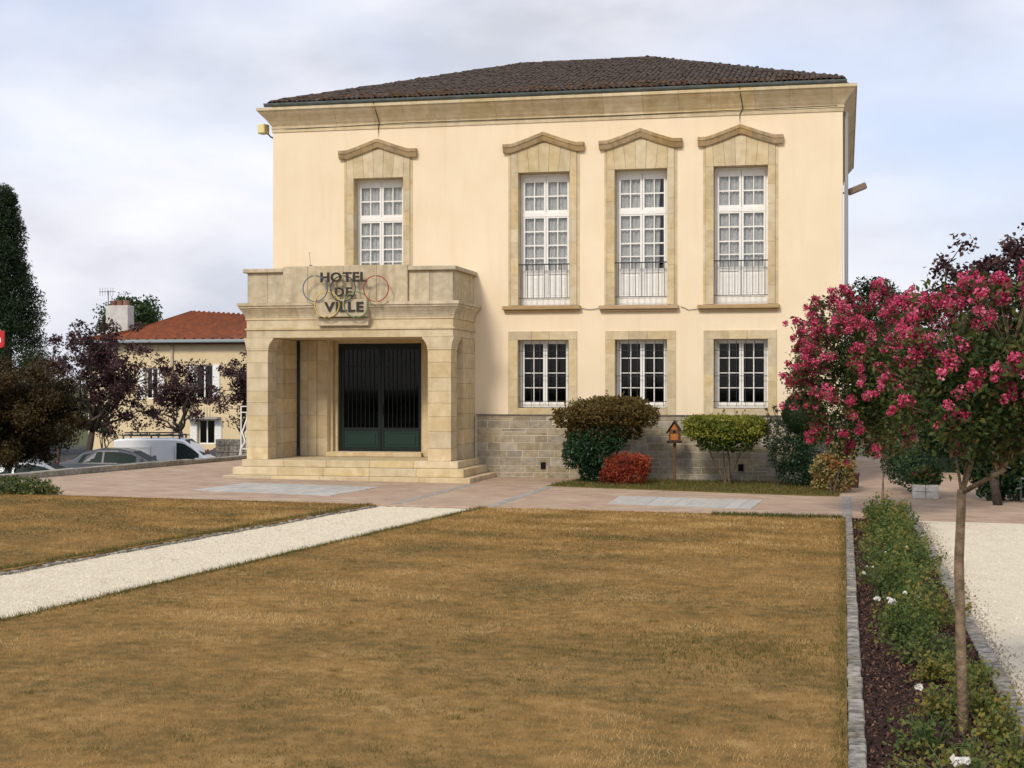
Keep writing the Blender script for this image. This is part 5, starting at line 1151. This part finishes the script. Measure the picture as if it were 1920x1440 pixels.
# vehicles -----------------------------------------------------------
glass_car = mat('car_glass', (.022, .032, .029), .4, spec=.05); tyre = mat('tyre', (.02, .02, .02), .8); rimm = mat('rim', (.35, .35, .36), .35, metal=.8)
def vehicle(name, label, cat, loc, rz, paint, st, win_side, wscreen, rear, group=None, wheels=(.75, 3.35), hw=.86, extra=None):
    """st: stations (x, z_bottom, z_belt, z_roof, halfwidth belt, halfwidth roof); front at +x"""
    t = thing(name, label, cat, loc, group, rz)
    secs = []
    for x, zb, zm, zr2, wb, wr in st:
        secs.append([(x, -wb*.92, zb), (x, -wb, zb+.12), (x, -wb*1.01, (zb+zm)/2), (x, -wb*.98, zm), (x, -wr, zr2-.06 if zr2 > zm+.1 else zm+.015), (x, -wr*.85, zr2), (x, 0, zr2+.015),
                     (x, wr*.85, zr2), (x, wr, zr2-.06 if zr2 > zm+.1 else zm+.015), (x, wb*.98, zm), (x, wb*1.01, (zb+zm)/2), (x, wb, zb+.12), (x, wb*.92, zb)])
    b = MB(); b.sections(secs); b.build('body', paint, t, local=True, smooth=False)
    def interp(x):
        for s0, s1 in zip(st[:-1], st[1:]):
            if s0[0] <= x <= s1[0]: k = (x-s0[0])/(s1[0]-s0[0]); return [p+(q-p)*k for p, q in zip(s0, s1)]
        return st[-1]
    for xa, xb in win_side:
        for s in (-1, 1):
            b = MB(); sec = []; n = 6
            for i in range(n+1):
                x = xa+(xb-xa)*i/n; q = interp(x); zm, zr2, wb, wr = q[2], q[3], q[4], q[5]; zt = zr2-.06; 
                if zt < zm+.06: zt = zm+.06
                lo = (wb*.98+(wr-wb*.98)*.08+.006, zm+(zt-zm)*.08); hi = (wb*.98+(wr-wb*.98)*.9+.006, zm+(zt-zm)*.9)
                sec.append([(x, s*lo[0], lo[1]), (x, s*hi[0], hi[1]), (x, s*(hi[0]-.02), hi[1]), (x, s*(lo[0]-.02), lo[1])])
            b.sections(sec); b.build('side_window', glass_car, t, local=True)
    for nm, (xa, xb) in (('windscreen', wscreen), ('rear_window', rear)):
        if xa is None: continue
        q0, q1 = interp(xa), interp(xb); b = MB()
        b.add([(xa, -q0[5]*.8, q0[3]+.022), (xa, q0[5]*.8, q0[3]+.022), (xb, q1[5]*.8, q1[3]+.022), (xb, -q1[5]*.8, q1[3]+.022), (xa, -q0[5]*.8, q0[3]+.0), (xa, q0[5]*.8, q0[3]+.0), (xb, q1[5]*.8, q1[3]+.0), (xb, -q1[5]*.8, q1[3]+.0)], [(0, 1, 2, 3), (4, 5, 1, 0), (7, 6, 5, 4), (2, 6, 7, 3)]); b.build(nm, glass_car, t, local=True)
    for wx in wheels:
        for s in (-1, 1):
            b = MB(); n = 18; b.sections([[(wx+r*math.cos(2*math.pi*i/n), s*(hw+dy), .31+r*math.sin(2*math.pi*i/n)) for i in range(n)] for dy, r in ((-.2, .29), (-.19, .31), (-.01, .31), (.01, .29))]); wo = b.build('wheel', tyre, t, local=True)
            b = MB(); b.sections([[(wx+r*math.cos(2*math.pi*i/n), s*(hw+dy), .31+r*math.sin(2*math.pi*i/n)) for i in range(n)] for dy, r in ((.0, .2), (.016, .19))]); b.build('rim', rimm, wo, local=True)
    L_ = st[-1][0]
    for s in (-1, 1):
        b = MB(); b.cbox(L_-.16, L_+.012, s*.55-.13, s*.55+.13, .62, .76, .02); b.build('headlight', mat('headlight', (.7, .72, .74), .1), t, local=True)
        b = MB(); b.cbox(-.012, .06, s*.66-.09, s*.66+.09, .75, 1.0, .02); b.build('tail_light', mat('tail_light', (.35, .02, .02), .2), t, local=True)
        b = MB(); mx_ = wscreen[1]-.18; b.cbox(mx_-.06, mx_+.06, s*(hw+.03)-.07*0, s*(hw+.03)+s*.16, 1.0, 1.14, .02) if s > 0 else b.cbox(mx_-.06, mx_+.06, -(hw+.19), -(hw+.03), 1.0, 1.14, .02); b.build('mirror', paint, t, local=True)
    if extra: extra(t)
    return t
VR = YAW-.02
whp = mat('van_white_paint', (.78, .80, .82), .3, (.74, .76, .78), 3)
van_st = [(0, .35, .95, 1.62, .80, .70), (.04, .28, .98, 1.84, .86, .80), (.6, .27, 1.0, 1.88, .87, .81), (2.4, .27, 1.0, 1.88, .87, .81), (2.75, .27, 1.0, 1.84, .87, .77), (3.15, .27, 1.02, 1.55, .86, .70), (3.55, .27, 1.03, 1.18, .84, .72), (4.1, .28, .92, .98, .80, .70), (4.3, .34, .70, .76, .74, .62)]
pv = K(222, 860, 60)
def van_extra(t):
    b = MB()
    for s in (-1, 1):
        b.cbox(.25, 2.7, s*.55-.02, s*.55+.02, 1.97, 2.01, .008)
        for x in (.35, 1.45, 2.55): b.box(x-.03, x+.03, s*.55-.02, s*.55+.02, 1.86, 1.97)
    for x in (.4, 1.0, 1.5, 2.0, 2.55): b.box(x-.02, x+.02, -.57, .57, 2.012, 2.045)
    b.tube([(.3, -.2, 2.10), (2.6, -.2, 2.10)], .03, 6); b.build('roof_rack', iron_m, t, local=True)
    b = MB()
    for s in (-1,):
        b.box(.2, 1.45, -.885, -.872, 1.52, 1.535).box(1.5, 1.515, -.892, -.872, .4, 1.6).box(2.42, 2.435, -.892, -.872, .4, 1.6).box(.0, 2.4, -.89, -.872, .62, .635)
    b.build('panel_seam', mat('seam_grey', (.22, .23, .24), .6), t, local=True)
vehicle('delivery_van', 'white panel van with roof rack parked beyond the low wall', 'van', (pv.x, pv.y, LOW+.02), VR, whp, van_st, [(2.5, 3.35)], (2.78, 3.5), (None, None), extra=van_extra, wheels=(.75, 3.45))
sed_st = [(0, .42, .80, .84, .70, .6), (.08, .3, .88, .95, .80, .62), (.5, .28, .92, 1.02, .84, .66), (.95, .27, .94, 1.33, .85, .60), (1.5, .27, .93, 1.45, .86, .60), (2.2, .27, .92, 1.45, .86, .60), (2.7, .27, .91, 1.34, .86, .60), (3.35, .28, .90, .98, .84, .68), (4.1, .28, .80, .84, .80, .66), (4.35, .36, .60, .64, .72, .55)]
gp = mat('dark_car_paint', (.07, .075, .085), .25, spec=.6)
pv = K(116, 868, 55)
vehicle('parked_car', 'dark grey saloon car parked in front of the white van', 'car', (pv.x, pv.y, LOW+.25), VR+.02, gp, sed_st, [(.8, 1.65), (1.72, 2.85)], (2.72, 3.3), (.55, .95), group='cars parked beyond the low wall')
pv = K(-60, 868, 50)
vehicle('parked_car', 'silver car at the left end of the parked row under the maple', 'car', (pv.x, pv.y, LOW+.05), VR+.05, mat('silver_paint', (.38, .40, .42), .25, spec=.6, metal=.4), sed_st, [(.8, 1.65), (1.72, 2.85)], (2.72, 3.3), (.55, .95), group='cars parked beyond the low wall')
pv = K(395, 860, 66)
vehicle('parked_car', 'dark car showing only its tail between the van and the stone wall', 'car', (pv.x, pv.y, LOW+.25), VR, gp, sed_st, [(.8, 1.65), (1.72, 2.85)], (2.72, 3.3), (.55, .95), group='cars parked beyond the low wall')
# white stair railing by the porch
t0 = K(452, 862, 41); t = thing('white_railing', 'white metal railing with curved brace left of the porch column', 'railing', (t0.x, t0.y, gz(t0.x))); g0 = gz(t0.x); zt_ = K(452, 762, 41).z
for x in (t0.x, t0.x+.9):
    b = MB(); b.tube([(x, t0.y, g0), (x, t0.y, zt_)], .018, 6); b.build('post', white_m, t)
for z in (zt_, zt_-.16, g0+.25): b = MB(); b.tube([(t0.x, t0.y, z), (t0.x+.9, t0.y, z)], .014, 6); b.build('rail', white_m, t)
b = MB(); b.tube([(t0.x-.05, t0.y, g0), (t0.x+.0, t0.y-.02, g0+.25), (t0.x+.12, t0.y-.02, g0+.45), (t0.x+.03, t0.y, g0+.7), (t0.x+.22, t0.y, zt_-.2)], .022, 6); b.build('brace', white_m, t)
for i in range(5): x = t0.x+.15*(i+1); b = MB(); b.tube([(x, t0.y, g0+.25), (x, t0.y, zt_-.16)], .008, 5); b.build('baluster', white_m, t)
# red sign at left edge
q = K(8, 636, 47); t = thing('red_sign', 'red street sign with white marking cut by the left edge', 'sign', (q.x-.6, q.y, LOW)); b = MB(); w_, h_ = 1.1, .53; pl = []
for cx, cz, a0 in ((q.x-.1, q.z-h_/2+.1, -90), (q.x-.02, q.z+h_/2-.02, 0), (q.x-w_+.02, q.z+h_/2-.02, 90), (q.x-w_+.1, q.z-h_/2+.1, 180)):
    rr_ = .1 if cz < q.z else .02
    for k in range(5): a = math.radians(a0+k*22.5); pl.append((cx+rr_*math.cos(a), cz+rr_*math.sin(a)))
b.prism(pl, q.y-.03, q.y+.03); b.build('board', mat('sign_red', (.55, .03, .03), .4), t)
b = MB(); n = 24; rc = (q.x-.14-.06, q.z-.03); secs = [[(rc[0]+r*math.cos(2*math.pi*i/n), q.y-.03-dy, rc[1]+r*math.sin(2*math.pi*i/n)) for r, dy in ((.11, 0), (.11, .006), (.06, .006), (.06, 0))] for i in range(n+1)]; b.sections(secs, cap=False); b.build('marking', white_m, t)
b = MB(); b.tube([(q.x-.6, q.y+.07, LOW), (q.x-.6, q.y+.07, q.z+.25)], .04, 8); b.build('post', zinc_m, t)
# far belt of trees closing the horizon
vs_ = []; rn_ = []
for i in range(420):
    a = rng.uniform(-math.pi, math.pi); R = rng.uniform(150, 210); c = (CX+R*math.sin(a), -D+R*math.cos(a), LOW+rng.uniform(0, 3.4)); n = 60; vs_.append(blob(c, (4.2, 4.2, 1.9), n, power=.5)); rn_.append(np.full(n, rng.uniform(.1, .8)))
p = np.concatenate(vs_); g_ = foliage('treeline', p, 1.1, .7, greenl, None, rnd=np.clip(np.concatenate(rn_)+rng.normal(size=len(p))*.12, 0, 1)); props(g_, 'far low belt of trees along the horizon', 'treeline', kind='stuff')
